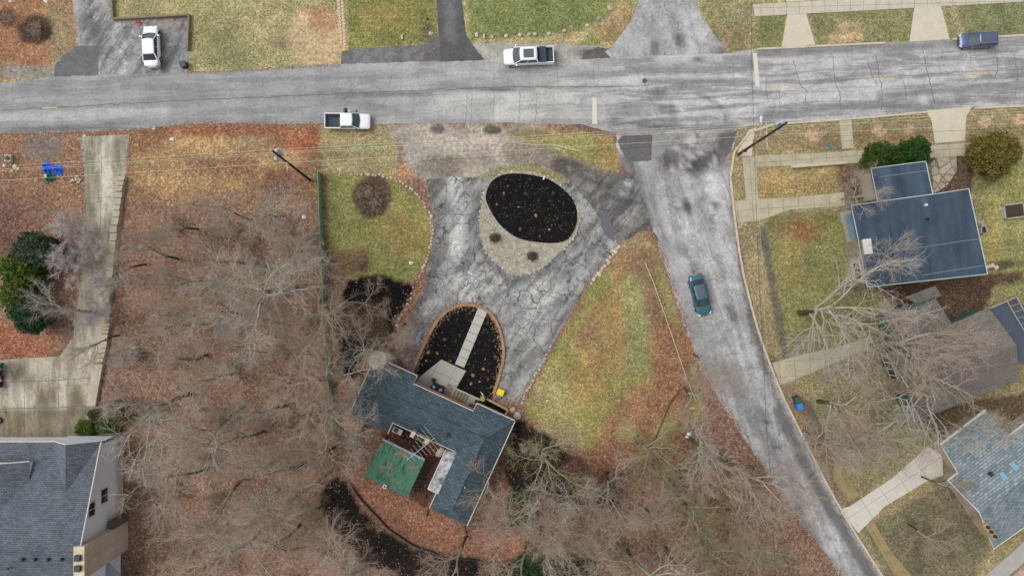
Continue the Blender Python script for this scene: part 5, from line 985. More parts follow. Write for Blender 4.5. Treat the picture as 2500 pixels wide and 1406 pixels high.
for k, x, y, z, s, rz, lab in SPEC: place_tree(k, x, y, z, s, rz, lab, asp=1.25 if (x, y) in ((2030, 770), (2240, 860), (2290, 960), (2080, 1010)) else 1.0)
for x, y, s, lab in [(180, 560, 1.0, 'uppermost pale pinkish twiggy shrub beside the concrete drive'), (165, 650, 1.05, 'pale pinkish twiggy shrub right of the bright green evergreen'), (235, 700, .75, 'pinkish twiggy shrub overhanging the concrete drive'), (215, 760, .8, 'pale twiggy shrub on the left edge of the concrete drive'), (285, 860, .75, 'pinkish twiggy shrub right of the stepped wall'), (200, 600, .8, 'small pinkish shrub on the left verge of the drive')]:
    place_tree('pink', x, y, 3, s, x*1.7, lab, 'twiggy_shrub', cat='shrub', asp=1.15)
for i, (x, y, s) in enumerate([(910, 480, .8), (885, 470, .7), (85, 75, .7), (20, 45, .6), (430, 545, .9), (520, 560, .8), (600, 590, .9), (700, 560, .8), (760, 640, .9), (360, 1010, 1.0), (320, 980, .9), (870, 640, .7), (1010, 790, .8), (1000, 850, .8), (1240, 1060, .9), (1290, 1090, .9), (1640, 1190, 1), (1480, 1260, 1), (1700, 1220, 1), (2330, 1230, .8), (2290, 1180, .6), (2380, 1270, .7), (2250, 480, .3), (2070, 700, .8), (2110, 560, .6)]):
    if 2240 < x < 2260: continue
    place_tree('brush', x, y, 1, s, i*1.3, 'low brown leafless bush growing from the ground', 'bare_bush', group='low bare bushes', cat='bush')
for i, (x, y, lab) in enumerate([(1987, 331, 'young tree in a straw ring nearest the utility pole'), (2147, 319, 'young tree in a straw ring right of the small paved path'), (2222, 316, 'young tree in a straw ring left of the wide driveway apron'), (2404, 297, 'young tree in a straw ring above the golden evergreen'), (2490, 290, 'young tree in a straw ring at the right edge of the photo')]):
    place_tree('sap', x, y, 0, 1, i*1.1, lab, 'young_tree')
    # white trunk guard
    MB().tube([G(x, y), G(x, y)+Vector((0, 0, .85))], .06, 8).build('trunk_guard', M_fascia, None)
for o in [o for o in C.objects if o.name.startswith('trunk_guard')]: tag(o, 'white plastic guard round the trunk of a young kerbside tree', 'trunk guard', 'white trunk guards')
# evergreens
def evergreen(px, py, rad, h, n, sz, c1, c2, label, name='evergreen_bush', cone=False, trunk=True):
    g = G(px, py, h*.5); t = thing(name, label, 'tree' if 'tree' in name else 'bush', (g.x, g.y, 0)); m = mat_leafc(name+str(px), c1, c2)
    MB().tube([(g.x, g.y, 0), (g.x, g.y, h*.5)], [.12, .05], 8).build('trunk', B_dark, t)
    leafball('foliage', (g.x, g.y, h*.52), (rad, rad*.95, h*.5), n, sz, m, t, seed=int(px), cone=cone, shell=.45, lump=.35); return t
evergreen(92, 612, 2.1, 4.5, 7000, .16, S(34, 52, 40), S(96, 108, 82), 'dark grey green evergreen bush, top of the left cluster')
evergreen(55, 662, 2.0, 4.5, 6000, .16, S(54, 78, 26), S(108, 130, 52), 'bright yellow green evergreen bush, upper of the two bright ones')
evergreen(52, 712, 1.8, 4.2, 5000, .15, S(56, 78, 28), S(112, 124, 58), 'bright yellow green evergreen bush with golden tips, lower of the two bright ones')
evergreen(80, 768, 2.1, 4.5, 7000, .16, S(28, 52, 34), S(70, 100, 66), 'dark green evergreen bush, bottom of the left cluster')
evergreen(60, 735, 1.6, 3.6, 3000, .15, S(52, 80, 32), S(110, 120, 52), 'mid green evergreen bush between bright and dark ones')
evergreen(2140, 385, 1.7, 2.8, 5000, .12, S(34, 54, 18), S(84, 104, 42), 'dark green evergreen left of its taller neighbour behind the flat roof')
evergreen(2232, 373, 1.8, 3.2, 6000, .12, S(24, 52, 18), S(66, 100, 40), 'dark green rounded evergreen touching the flat roof edge')
evergreen(2185, 385, 1.4, 2.4, 4000, .12, S(30, 54, 18), S(74, 100, 40), 'smaller dark green evergreen between two larger ones behind the flat roof')
evergreen(2420, 376, 2.6, 4.4, 13000, .13, S(62, 60, 26), S(142, 130, 66), 'large golden olive evergreen right of the flat roofed house', 'evergreen_tree')
evergreen(230, 1010, .7, 1.2, 1800, .09, S(42, 58, 28), S(90, 106, 56), 'small dark shrub beside the corner of the parking pad')
evergreen(207, 1048, 1.1, 1.3, 2400, .1, S(50, 78, 24), S(112, 130, 56), 'green shrub against the white house, left one')
evergreen(265, 1045, 1.3, 1.3, 2600, .1, S(52, 76, 26), S(108, 124, 56), 'green shrub against the white house, right one by the corner')
evergreen(295, 1000, 1.5, 1.6, 2500, .12, S(76, 74, 48), S(128, 124, 92), 'grey green shrub between the parking pad and the wood')
evergreen(1275, 1240, 1.9, 2.4, 3500, .14, S(30, 58, 30), S(74, 108, 62), 'green undergrowth bush below the mulch east of the house')
evergreen(1300, 1380, 1.7, 2.4, 3000, .14, S(30, 58, 30), S(74, 104, 60), 'green undergrowth bush at the bottom edge of the photo')
# small plants in the mulch beds
M_straw = mat_leafc('straw', S(170, 140, 92), S(216, 190, 140)); M_grn = mat_leafc('small_green', S(44, 66, 34), S(96, 118, 66)); M_rus = mat_leafc('dry_rust', S(110, 84, 68), S(160, 122, 100))
def tuft(mat, name, label, cat, group):
    t = thing(name, label, cat, (0, 0, 0), 0, group); leafball('foliage', (0, 0, .18), (.34, .34, .2), 260, .10, mat, t, shell=.1, lump=.3); return t
def scatter(src, P):
    for i, (x, y, z) in enumerate(P):
        o = src if i == 0 else copy_tree(src); g = G(x, y); o.location = (g.x, g.y, z); o.rotation_euler[2] = i*1.7; k = .3+.34*((i*37) % 10)/10; o.scale = (k*1.1, k*.8, k)
scatter(tuft(M_straw, 'dry_grass_tuft', 'small straw coloured grass tuft in black mulch', 'ornamental grass', 'straw grass tufts in the black beds'), [(1266, 506, .16), (1308, 527, .16), (1341, 561, .16), (1230, 472, .16), (1046, 860, .13), (1068, 862, .13), (1041, 880, .13), (1155, 915, .13), (1150, 936, .13), (1171, 931, .13), (1213, 500, .16), (1180, 900, .13)])
scatter(tuft(M_grn, 'green_plant', 'small round green plant in black mulch', 'plant', 'small green plants in the black beds'), [(1247, 471, .16), (1284, 474, .16), (1315, 490, .16), (1339, 511, .16), (1351, 473, .16), (1360, 534, .16), (1376, 498, .16), (1148, 764, .13), (1190, 788, .13), (1182, 805, .13), (1172, 834, .13), (1145, 888, .13), (1113, 833, .13), (1098, 870, .13), (1123, 818, .13), (1294, 438, .16), (1370, 560, .16)])
scatter(tuft(M_rus, 'dry_plant', 'small rust brown withered plant in black mulch', 'plant', 'withered plants in the black beds'), [(1238, 528, .16), (1270, 560, .16), (1317, 577, .16), (1081, 812, .13), (1086, 828, .13), (1095, 780, .13), (1205, 832, .13), (1210, 870, .13), (1192, 925, .13), (1192, 905, .13), (1200, 802, .13), (1100, 880, .13), (1240, 455, .16)])
o_ = thing('bare_bush', 'small dark bare bush on the flagstones, right one', 'bush', G(1299, 625)); leafball('foliage', G(1299, 625, .35), (.6, .6, .3), 500, .1, mat_leafc('dkb', S(60, 54, 44), S(120, 110, 90)), o_, shell=.2)
o_ = thing('bare_bush', 'small dark bare bush on the flagstones, left one', 'bush', G(1208, 580)); leafball('foliage', G(1208, 580, .35), (.65, .6, .3), 500, .1, MATS['dkb'], o_, shell=.2)

# ================================================================== STONES, WALLS, FENCES
M_stone1 = simple('boulder_pale', S(198, 186, 166), .9, var=.2, vscale=3, obj=True); M_stone2 = simple('boulder_pink', S(190, 164, 148), .9, var=.2, vscale=3, obj=True)
def rock(seed, mat, name='boulder', flat=.6):
    bm = bmesh.new(); bmesh.ops.create_icosphere(bm, subdivisions=2, radius=1)
    rs = random.Random(seed); ax_ = [Vector((rs.gauss(0, 1), rs.gauss(0, 1), rs.gauss(0, 1))).normalized() for _ in range(7)]
    for v in bm.verts:
        k = 1
        for a_ in ax_:
            d = v.co.normalized().dot(a_)
            if d > .55: k = min(k, .72/d+.05)
        v.co *= k; v.co.z *= flat
    me = bpy.data.meshes.new(name); bm.to_mesh(me); bm.free(); me.materials.append(mat); return me
ROCK = [rock(i, (M_stone1, M_stone2, M_stone1)[i % 3]) for i in range(6)]
M_greyst = simple('boulder_grey', S(128, 142, 144), .9, var=.2, obj=True); RG = rock(9, M_greyst)
def put_rock(x, y, r, label, group=None, i=0, me=None, name='boulder', z=0):
    o = bpy.data.objects.new(name, me or ROCK[i % 6]); C.objects.link(o); g = G(x, y); rs = random.Random(int(x*13+y*7)); o.location = (g.x, g.y, z+r*.25); o.scale = (r*rs.uniform(.85, 1.25), r*rs.uniform(.75, 1.0), r); o.rotation_euler = (0, 0, rs.uniform(0, 6.28)); tag(o, label, name, group); return o
for i, (x, y) in enumerate([(1164, 86), (1202, 91), (1236, 89), (1270, 86), (1291, 85), (1306, 84), (1340, 83), (1378, 76), (1434, 63)]): put_rock(x, y, .26, 'pale boulder in the row along the north lawn edge', 'boulders along the north lawn', i)
for i, (x, y) in enumerate([(1182, 90), (982, 92)]): tag(MB().box(G(x, y)+Vector((0, 0, .12)), (.22, .55, .24), R(8)).build('marker_stone', M_stone1, bevel=.04), ('pale upright block among the boulders right of the black driveway', 'pale rectangular block on the lawn left of the black driveway')[i], 'stone')
put_rock(1461, 48, .3, 'blue grey boulder where the north lawn meets the alley', me=RG); put_rock(1489, 21, .3, 'brownish boulder nearest the alley mouth', i=1)
for i, (x, y) in enumerate([(1512, 603), (1506, 608), (1503, 615), (1496, 613), (1497, 621), (1490, 628), (1483, 636), (1486, 641), (1477, 650), (1470, 655), (1468, 662), (1459, 668), (1464, 670), (1455, 674), (1450, 682), (1444, 692)]): put_rock(x, y, .2+.07*((i*7) % 5)/4, 'pale boulder in the line beside the round drive', 'boulders beside the round drive', i)
def stone_path(P, stepm, r, label, group, off=.12):
    rs = random.Random(3)
    for i, p in enumerate(resample(P, stepm)):
        x = p.x*F/CAMH+1250+rs.uniform(-off, off)*20; y = 703-p.y*F/CAMH+rs.uniform(-off, off)*20; put_rock(x, y, r*rs.uniform(.7, 1.2), label, group, i, name='edging_stone')
stone_path([(858, 426), (880, 424), (925, 428), (965, 438), (1000, 458), (1030, 490), (1050, 525), (1056, 560), (1052, 600), (1040, 640), (1030, 665)], .42, .17, 'pale rough stone edging the curved lawn left of the round drive', 'edging stones of the curved lawn')
stone_path([(1025, 675), (1008, 705), (1000, 735), (985, 765), (965, 800)], .7, .16, 'rough stone in the broken line below the curved lawn', 'stones below the curved lawn')
stone_path(isl_s+[isl_s[0]], .55, .14, 'small pale stone ringing the island bed in the round drive', 'stones ringing the island bed')
stone_path([(1345, 845), (1320, 895), (1300, 930), (1282, 960), (1275, 985)], .5, .16, 'pale stone edging the right side of the round drive near the house', 'stones along the lower drive edge')
for x, y, r, lab in ((1252, 1000, .42, 'large pale rock left of another at the east corner of the house'), (1263, 1013, .5, 'largest yellowish rock touching the east corner of the house'), (1075, 1103, .6, 'yellow green mossy rock in the court beside the flat white roof')): put_rock(x, y, r, lab, i=int(r*10))
for i, (x, y) in enumerate([(1640, 1385), (1652, 1392), (1660, 1400), (1672, 1388), (1650, 1378)]): put_rock(x, y, .28, 'pale rock in the heap at the bottom of the lower wood', 'rock heap in the lower wood', i)
for i, (x, y) in enumerate([(2412, 651), (2422, 648), (2432, 653)]): tag(MB().box(G(x, y)+Vector((0, 0, .06)), (.5, .4, .12), R(20+i*9)).build('stepping_stone', M_stone1, bevel=.02), 'flat pale stepping stone at the corner of the flat roofed house', 'stepping stone', 'stepping stones by the flat roofed house')
hexm = MB().cyl((0, 0, 0), .2, .07, 6).build('paver', simple('paver_tan', S(206, 178, 150), .9, var=.12)); first = True
for i in range(14):
    for j in range(2):
        o = hexm if first else hexm.copy(); 
        if not first: C.objects.link(o)
        first = False; g = G(826+j*9+i*.55, -4+i*8.4+j*4.2); o.location = (g.x, g.y, .003); o.rotation_euler[2] = R(30+4*((i*5+j) % 3)); tag(o, 'tan hexagonal paver in the double row dividing the north lawns', 'paver', 'hexagonal pavers dividing the north lawns')
# green fence
gf = thing('green_fence', 'long low green mesh fence along the edge of the wood', 'fence', G(783, 423)); FP = [(783, 423), (786, 520), (791, 620), (797, 760), (805, 900), (812, 980), (822, 1065)]
mb = MB(); w_ = [G(*p) for p in FP]
for a, b in zip(w_[:-1], w_[1:]): mb.prism([(a.x-.02, a.y), (b.x-.02, b.y), (b.x+.02, b.y), (a.x+.02, a.y)], .02, 1.25)
m, nt_, b_ = newmat('green_mesh'); nt_.links.new(ramp(nt_, noise(nt_, pos(nt_), 1.2, 5, .7), [(.3, S(60, 118, 84)), (.7, S(116, 168, 132))]), b_.inputs['Base Color']); b_.inputs['Roughness'].default_value = .8
mb.build('mesh_panel', m, gf); mb = MB()
for a, b in zip(w_[:-1], w_[1:]): mb.tube([a+Vector((0, 0, 1.26)), b+Vector((0, 0, 1.26))], .05, 5)
mb.build('top_rail', m, gf)
for p in resample(FP, 3): MB().tube([p, p+Vector((0, 0, 1.3))], .04, 6).build('post', m, gf)
M_rw = mat_conc('retaining_concrete', S(186, 178, 156), stain=.3)
rwl = [(304, 432), (301, 444), (299, 456), (297, 470), (295, 486), (293, 502), (291, 516), (289, 532), (286, 552), (284, 570), (281, 590), (279, 620), (276, 650), (272, 680), (269, 710)]
for i, (x, y) in enumerate(rwl):
    nx2, ny2 = rwl[i+1] if i+1 < len(rwl) else (266, 740)
    tag(MB().prism(g2([(x-9, y), (x+8, y), (nx2+8, ny2-1.5), (nx2-9, ny2-1.5)]), 0, .55+.06*(i % 3)).build('wall_block', M_rw, bevel=.03), 'weathered concrete block in the stepped wall right of the drive', 'wall block', 'stepped wall blocks beside the drive')
rw2 = [(262, 788), (261, 797), (259, 805), (257, 815), (255, 832), (253, 850), (250, 862), (247, 873), (244, 884)]
for i, (x, y) in enumerate(rw2[:-1]):
    nx2, ny2 = rw2[i+1]; tag(MB().prism(g2([(x-8, y), (x+12, y), (nx2+12, ny2-1.5), (nx2-8, ny2-1.5)]), 0, .5).build('wall_block', M_rw, bevel=.03), 'concrete block in the lower stepped wall above the parking pad', 'wall block', 'lower stepped wall blocks')
tag(MB().prism(g2([(233, 888), (256, 888), (238, 990), (216, 990)]), 0, .45).build('retaining_wall', M_rw, bevel=.03), 'long sloping concrete wall top along the right of the parking pad', 'retaining wall')
tw = MB(); wall_along(tw, [(276, -40), (280, 50), (465, 40)], .22, 0, .55); wall_along(tw, [(465, 41), (461, 126)], .2, 0, .5); tag(tw.build('retaining_wall', simple('old_timber', S(128, 122, 100), .9, var=.3), bevel=.02), 'weathered timber wall round the parking bay of the white sedan', 'retaining wall')
tag(MB().prism(g2([(1931, 404), (2062, 396), (2063, 402), (1931, 412)]), 0, .6).build('garden_wall', M_kerb, bevel=.02), 'low pale concrete wall beside the old pavement', 'wall')
def raised(px, py, w_, h_, label):
    t = thing('raised_bed', label, 'planter', G(px, py)); g = G(px, py); mb = MB(); c, s_ = math.cos(R(8)), math.sin(R(8))
    P = [(g.x+x*c-y*s_, g.y+x*s_+y*c) for x, y in ((-w_/2, -h_/2), (w_/2, -h_/2), (w_/2, h_/2), (-w_/2, h_/2))]
    for a, b in zip(P, P[1:]+P[:1]):
        a, b = Vector(a), Vector(b); d = (b-a).normalized(); n = Vector((-d.y, d.x))*.12; mb.prism([a, b, b+n, a+n], 0, .5)
    mb.build('frame', simple('bed_frame', S(168, 168, 156), .8), t); MB().prism([(p[0]*.98+g.x*.02, p[1]*.98+g.y*.02) for p in P], 0, .38).build('soil', simple('bed_soil', S(66, 58, 46), .95, var=.5, vscale=8), t)
raised(2470, 516, 2.4, 1.7, 'large framed raised garden bed on the right lawn'); raised(2396, 562, .75, 1.0, 'small framed planter against the flat roofed house')
# fallen leaves: loose leaf geometry over wood and lawns
rs = np.random.default_rng(12); n = 60000; X = rs.uniform(-60, 60, n); Y = rs.uniform(-34, 34, n); px = X*F/CAMH+1250; py = 703-Y*F/CAMH
den = np.where((px < 840) & (py > 330), .75, .05); den = np.where((px > 840) & (py > 1060) & (px < 1950), .8, den); den = np.where((px > 1280) & (px < 1720) & (py > 560) & (py < 1150), .4, den); den = np.where(den == .05, .13, den); den = np.where((py < 180) & (px < 180), .7, den); den = np.where((px > 800) & (px < 1015) & (py > 676) & (py < 960), .55, den); den = np.where((px > 1235) & (px < 1540) & (py > 1035) & (py < 1260), .6, den)
for P in (ldrive, ): den = np.where(sdpoly(px, py, P) < 8, .02, den)
den = np.where(sdpoly(px, py, side) < 0, 0, den); den = np.where((sdpoly(px, py, main_road) < 2), .0, den); den = np.where((sdpoly(px, py, drive) < 0), .04, den); den = np.where((px > 150) & (px < 470) & (py < 190), .03, den)
den = np.where(sdpoly(px, py, mul) < -6, .03, den); den = np.where(sdpoly(px, py, tear) < -6, .07, den)
den *= (fbm(px/50, py/50, 31, 4)*.9+.75)
k = rs.random(n) < den; ex = []
for P, wd, m_ in ((eo, 14, 1600), ([(1195, 985), (1240, 985), (1272, 985), (1300, 940)], 9, 500), ([(1035, 680), (1010, 750), (985, 820), (1000, 880)], 14, 900), ([(308, 60), (462, 50)], 6, 60)):
    pp = np.array([tuple(q_[:2]) for q_ in resample(P, .1)]); j = rs.integers(0, len(pp), m_); ex.append(pp[j]+rs.normal(size=(m_, 2))*wd/42)
for P, wd, m_ in (([(310, 318), (480, 303), (800, 304)], 7, 900), ([(0, 328), (190, 323)], 6, 250), ([(1600, 580), (1640, 700), (1710, 900), (1830, 1090), (1930, 1250), (2055, 1410)], 12, 2600), ([(1792, 520), (1842, 780), (1907, 960), (2062, 1260), (2157, 1410)], 6, 1500), ([(1930, 303), (2262, 276)], 5, 300), ([(1515, 605), (1440, 695), (1335, 878), (1275, 985)], 9, 1100), ([(460, 178), (832, 160)], 5, 400), ([(200, 340), (205, 500), (190, 740)], 6, 500), ([(318, 330), (290, 640)], 8, 600)):
    pp = np.array([tuple(q_[:2]) for q_ in resample(P, .1)]); j = rs.integers(0, len(pp), m_); ex.append(pp[j]+rs.normal(size=(m_, 2))*wd/42)
XY = np.concatenate([np.stack([X[k], Y[k]], 1)]+ex); n = len(XY); zz = .02+.02*rs.random(n); qx = XY[:, 0]*F/CAMH+1250; qy = 703-XY[:, 1]*F/CAMH; zz = np.where((sdpoly(qx, qy, mul) < 0) | (sdpoly(qx, qy, tear) < 0), zz+.155, zz); a = rs.uniform(0, 2*np.pi, n); s1 = rs.uniform(.045, .1, n)
u = np.stack([np.cos(a)*s1, np.sin(a)*s1, rs.normal(size=n)*.015], 1); v_ = np.stack([-np.sin(a)*s1*.6, np.cos(a)*s1*.6, rs.normal(size=n)*.015], 1); P0 = np.concatenate([XY, zz[:, None]], 1)
m, nt_, b_ = newmat('leaf'); vc_ = nt_.nodes.new('ShaderNodeVertexColor'); vc_.layer_name = 'Col'; nt_.links.new(vc_.outputs[0], b_.inputs['Base Color']); b_.inputs['Roughness'].default_value = .8
lo_ = qmesh('fallen_leaves', np.stack([P0-u, P0-v_, P0+u, P0+v_], 1).reshape(-1, 3), np.arange(4*n).reshape(-1, 4), m); lo_['kind'] = 'stuff'
pal = np.array([S(146, 100, 74), S(172, 122, 88), S(122, 88, 72), S(196, 166, 134), S(106, 82, 68), S(172, 150, 130), S(140, 84, 58)]); set_attr(lo_.data, 'Col', np.repeat(pal[rs.integers(0, len(pal), n)], 4, 0))

# ================================================================== VEHICLES
def paintmat(name, c, rough=.35, metal=0.0, coat=.6):
    m, nt, b = newmat(name); b.inputs['Base Color'].default_value = (*c, 1); b.inputs['Roughness'].default_value = rough; b.inputs['Metallic'].default_value = metal
    b.inputs['Coat Weight'].default_value = coat; b.inputs['Coat Roughness'].default_value = .06; return m
P_white = paintmat('paint_white', (.85, .86, .88)); P_blue = paintmat('paint_blue_grey', S(96, 108, 140), .4, .5); P_teal = paintmat('paint_teal', S(72, 112, 130), .4, .5)
M_tyre = simple('tyre', S(34, 34, 36), .9); M_rim = simple('rim', S(190, 194, 196), .35, .7, var=.1); M_red = simple('tail_red', S(168, 40, 44), .3); M_lamp = simple('head_lens', S(214, 220, 224), .15, var=.05)
M_blk = simple('trim_black', S(28, 30, 32), .6); M_glt = paintmat('car_glass', S(34, 62, 62), .08, 0, 1.0); M_gld = paintmat('dark_glass', S(20, 26, 28), .1, 0, 1.0); M_sun = paintmat('sunroof_glass', S(84, 92, 98), .12, 0, .8)
def interp(T, x): 
    xs = [t[0] for t in T]; return [float(np.interp(x, xs, [t[i] for t in T])) for i in range(1, len(T[0]))]
def body_mesh(T, n=40):
    """T rows: x, half width, top height, bottom height"""
    mb = MB(); xs = np.linspace(T[0][0], T[-1][0], n); rings = []
    for x in xs:
        w_, zt_, zb = interp(T, x); h = zt_-zb
        rings.append([(x, -w_*.90, zb), (x, -w_, zb+h*.25), (x, -w_, zb+h*.55), (x, -w_*.975, zb+h*.82), (x, -w_*.90, zt_-.02), (x, -w_*.6, zt_+.01), (x, 0, zt_+.03), (x, w_*.6, zt_+.01), (x, w_*.90, zt_-.02), (x, w_*.975, zb+h*.82), (x, w_, zb+h*.55), (x, w_, zb+h*.25), (x, w_*.90, zb)])
    k = len(rings[0]); mb.v = [p for r in rings for p in r]
    for i in range(n-1):
        for j in range(k): mb.f.append((i*k+j, (i+1)*k+j, (i+1)*k+(j+1) % k, i*k+(j+1) % k)); mb.m.append(0)
    mb.f += [tuple(range(k)), tuple(range((n-1)*k, n*k))[::-1]]; mb.m += [0, 0]; return mb
def grid(fn, nu, nv):
    mb = MB()
    for i in range(nu+1):
        for j in range(nv+1): mb.v.append(tuple(fn(i/nu, j/nv)))
    for i in range(nu):
        for j in range(nv): a = i*(nv+1)+j; mb.f.append((a, a+nv+1, a+nv+2, a+1)); mb.m.append(0)
    return mb
def vehicle(name, label, cat, px, py, ang, T, cab, paint, wheels, wr=.33, bed=None, sunroof=None, roofpaint=None, rails=False, scale=1.0):
    g = G(px, py, .7); t = thing(name, label, cat, (0, 0, 0))
    Lf = T[-1][0]; Lr = T[0][0]
    body = body_mesh(T if bed is None else [(bed[1]-.02, *interp(T, bed[1]))]+[r for r in T if r[0] > bed[1]]).build('body', paint, t, smooth=True)
    if bed is not None:
        x0, x1, wb, zt_, zf = bed; mb = MB()
        for s_ in (-1, 1): mb.box(((x0+x1)/2, s_*(wb-.05), (zt_+.42)/2), (x1-x0, .10, zt_-.42)); 
        mb.box((x0+.04, 0, (zt_+.42)/2), (.08, 2*wb-.2, zt_-.42)); mb.build('bed_side', paint, t, bevel=.025)
        MB().box(((x0+x1)/2, 0, zf), (x1-x0-.02, 2*wb-.22, .05)).build('bed_floor', simple('bed_liner%d' % px, S(62, 72, 80), .8, var=.2, obj=True), t)
        mb = MB()
        for xw in wheels[:1]:
            for s_ in (-1, 1): mb.box((xw, s_*(wb-.22), zf+.13), (1.0, .22, .24))
        mb.build('wheel_arch', M_blk, t, bevel=.06)
    # cab: x cowl, x roof front, x roof rear, x rear base, half width base, half width roof, z base, z roof
    xc, xf, xr, xb, wb_, wt, zb, zr = cab
    def bow(y, w_, k): return k*(1-(y/w_)**2)
    def ws(u, v): y = (u*2-1); w_ = wb_*(1-v)+wt*v; return ((xc*(1-v)+xf*v)+bow(y, 1, .16*(1-v)+.10*v), y*w_, zb*(1-v)+zr*v-.02*y*y)
    def rw(u, v): y = (u*2-1); w_ = wb_*(1-v)+wt*v; return ((xb*(1-v)+xr*v)-bow(y, 1, .10*(1-v)+.04*v), -y*w_, zb*(1-v)+zr*v-.02*y*y)
    grid(lambda u, v: ws(u, v*.96+.01), 10, 4).build('windscreen', M_glt, t, smooth=True); grid(lambda u, v: rw(u, v*.94+.03), 8, 3).build('rear_window', M_gld if not rails else M_gld, t, smooth=True)
    for s_ in (-1, 1):
        def sd(u, v, s_=s_):
            xa = xb*(1-v)+xr*v; xz = xc*(1-v)+xf*v; return (xa*(1-u)+xz*u, s_*(wb_*(1-v)+wt*v), zb*(1-v)+zr*v-.02)
        f = grid(sd, 8, 3); 
        if s_ < 0: f.f = [q_[::-1] for q_ in f.f]
        sw = f.build('side_window', M_gld, t)
        mb = MB(); fr_ = (xf+xr)/2
        for u in ((.5,) if xf-xr < 2.4 else (.34, .66)): mb.tube([sd(u, 0), sd(u, 1)], .035, 4)
        mb.tube([ws(0 if s_ < 0 else 1, v) for v in (0, .5, 1)], .045, 5); mb.tube([rw(1 if s_ < 0 else 0, v) for v in (0, .5, 1)], .07, 5); mb.tube([sd(0, 0), sd(1, 0)], .035, 4)
        mb.build('pillar', paint, t)
    def rf_(u, v):
        y = v*2-1; xa = xr-bow(y, 1, .04); xz = xf+bow(y, 1, .10); return (xa*(1-u)+xz*u, y*wt*1.01, zr-.02*y*y+.035*(1-y*y)+.02*math.sin(math.pi*u))
    roof_ = grid(rf_, 8, 8).build('roof', roofpaint or paint, t, smooth=True, solid=.03)
    if sunroof:
        a, b_, ww_ = sunroof; grid(lambda u, v: (a+(b_-a)*u, (v*2-1)*ww_, zr+.062-.045*(v*2-1)**2*ww_**2), 4, 6).build('sunroof', M_sun, roof_, smooth=True)
    if rails:
        mb = MB(); [mb.tube([(xr+.1, s_*wt*.93, zr+.05), (xf-.1, s_*wt*.93, zr+.05)], .028, 6) for s_ in (-1, 1)]; mb.build('roof_rail', M_rim, roof_)
    W0 = interp(T, 0)[0]
    for xw in wheels:
        for s_ in (-1, 1):
            ww_ = interp(T, xw)[0]; y0 = s_*(ww_-.19); y1 = s_*(ww_+.015)
            wh = MB().tube([(xw, y0, wr), (xw, y1-s_*.03, wr), (xw, y1, wr)], [wr, wr, wr*.9], 24).build('wheel', M_tyre, t)
            mb = MB(); mb.tube([(xw, y1-s_*.05, wr), (xw, y1+s_*.012, wr)], [wr*.64, wr*.6], 20); mb.build('rim', M_rim, wh)
            MB().tube([(xw, s_*(ww_-.1), wr+.02), (xw, s_*(ww_+.004), wr+.02)], wr*1.16, 24).build('wheel_arch', M_blk, t)
    wf, zf_, _ = interp(T, Lf-.25); wr_, zr_, _ = interp(T, Lr+.1)
    for s_ in (-1, 1):
        MB().box((Lf-.22, s_*(wf*.84), zf_-.12), (.34, .30, .14), -s_*R(25)).build('headlight', M_lamp, t, bevel=.03)
        MB().box((Lr+.05, s_*(wr_*.86), zr_-.16), (.14, .26, .24)).build('taillight', M_red, t, bevel=.03)
        mr = MB(); mr.box((xc-.25, s_*(wb_+.22), zb+.06), (.16, .22, .15)); mr.box((xc-.22, s_*(wb_+.07), zb+.02), (.06, .16, .05)); mr.build('mirror', paint if not bed or px > 1000 else M_blk, t, bevel=.02)
    MB().box((Lf-.03, 0, .5), (.06, wf*1.1, .22)).build('grille', M_blk, t); MB().box((Lr+.0, 0, .72), (.03, .5, .13)).build('number_plate', M_fascia, t)
    t.location = (g.x, g.y, .015); t.rotation_euler = (0, 0, ang); t.scale = (scale,)*3; return t
sed = [(-2.42, .62, .72, .35), (-2.3, .78, .98, .28), (-1.9, .88, 1.03, .22), (-.8, .93, .98, .2), (.4, .93, .95, .2), (1.2, .92, .92, .2), (1.8, .88, .82, .22), (2.2, .74, .70, .26), (2.42, .48, .58, .34)]
vehicle('parked_car', 'white sedan parked in the bay behind the timber wall', 'car', 369, 114, R(93), sed, (1.35, .6, -1.1, -1.8, .84, .68, .95, 1.42), P_white, (-1.45, 1.45))
suv = [(-2.3, .66, .85, .4), (-2.2, .84, 1.05, .32), (-1.5, .93, 1.08, .25), (-.5, .94, 1.04, .24), (.6, .94, 1.02, .24), (1.2, .92, 1.0, .24), (1.8, .86, .92, .26), (2.15, .72, .8, .3), (2.32, .46, .64, .38)]
vehicle('parked_car', 'blue grey estate car with roof rails at the kerb, top right', 'car', 2387, 98, R(183), suv, (1.2, .2, -1.95, -2.18, .86, .72, 1.04, 1.52), P_blue, (-1.35, 1.4), .35, sunroof=(-.85, -.3, .48), rails=True, scale=.93)
vehicle('parked_car', 'teal sedan with dark sunroof driving down the side street', 'car', 1709, 720, R(-75.5), sed, (1.2, .5, -1.2, -1.85, .84, .68, .96, 1.44), P_teal, (-1.4, 1.42), sunroof=(-.78, .15, .42), scale=1.0)
trk = [(-2.95, .92, 1.25, .5), (-.55, .98, 1.3, .42), (.5, .99, 1.28, .4), (1.3, .99, 1.2, .4), (2.1, .96, 1.15, .42), (2.65, .88, 1.05, .45), (2.9, .66, .92, .5)]
tk = vehicle('pickup_truck', 'white crew cab pickup with sunroof and part covered bed', 'pickup truck', 1290, 139, R(182.5), trk, (1.7, .95, -.95, -1.08, .94, .78, 1.28, 1.86), P_white, (-1.8, 1.85), .4, bed=(-2.95, -1.1, .97, 1.3, .75), sunroof=(-.6, .6, .5), scale=.99)
mb = MB()
for i in range(3): mb.box((-1.38-i*.27, 0, 1.335), (.25, 1.86, .035))
mb.build('tonneau_cover', simple('tonneau', S(56, 66, 78), .7), None).parent = tk
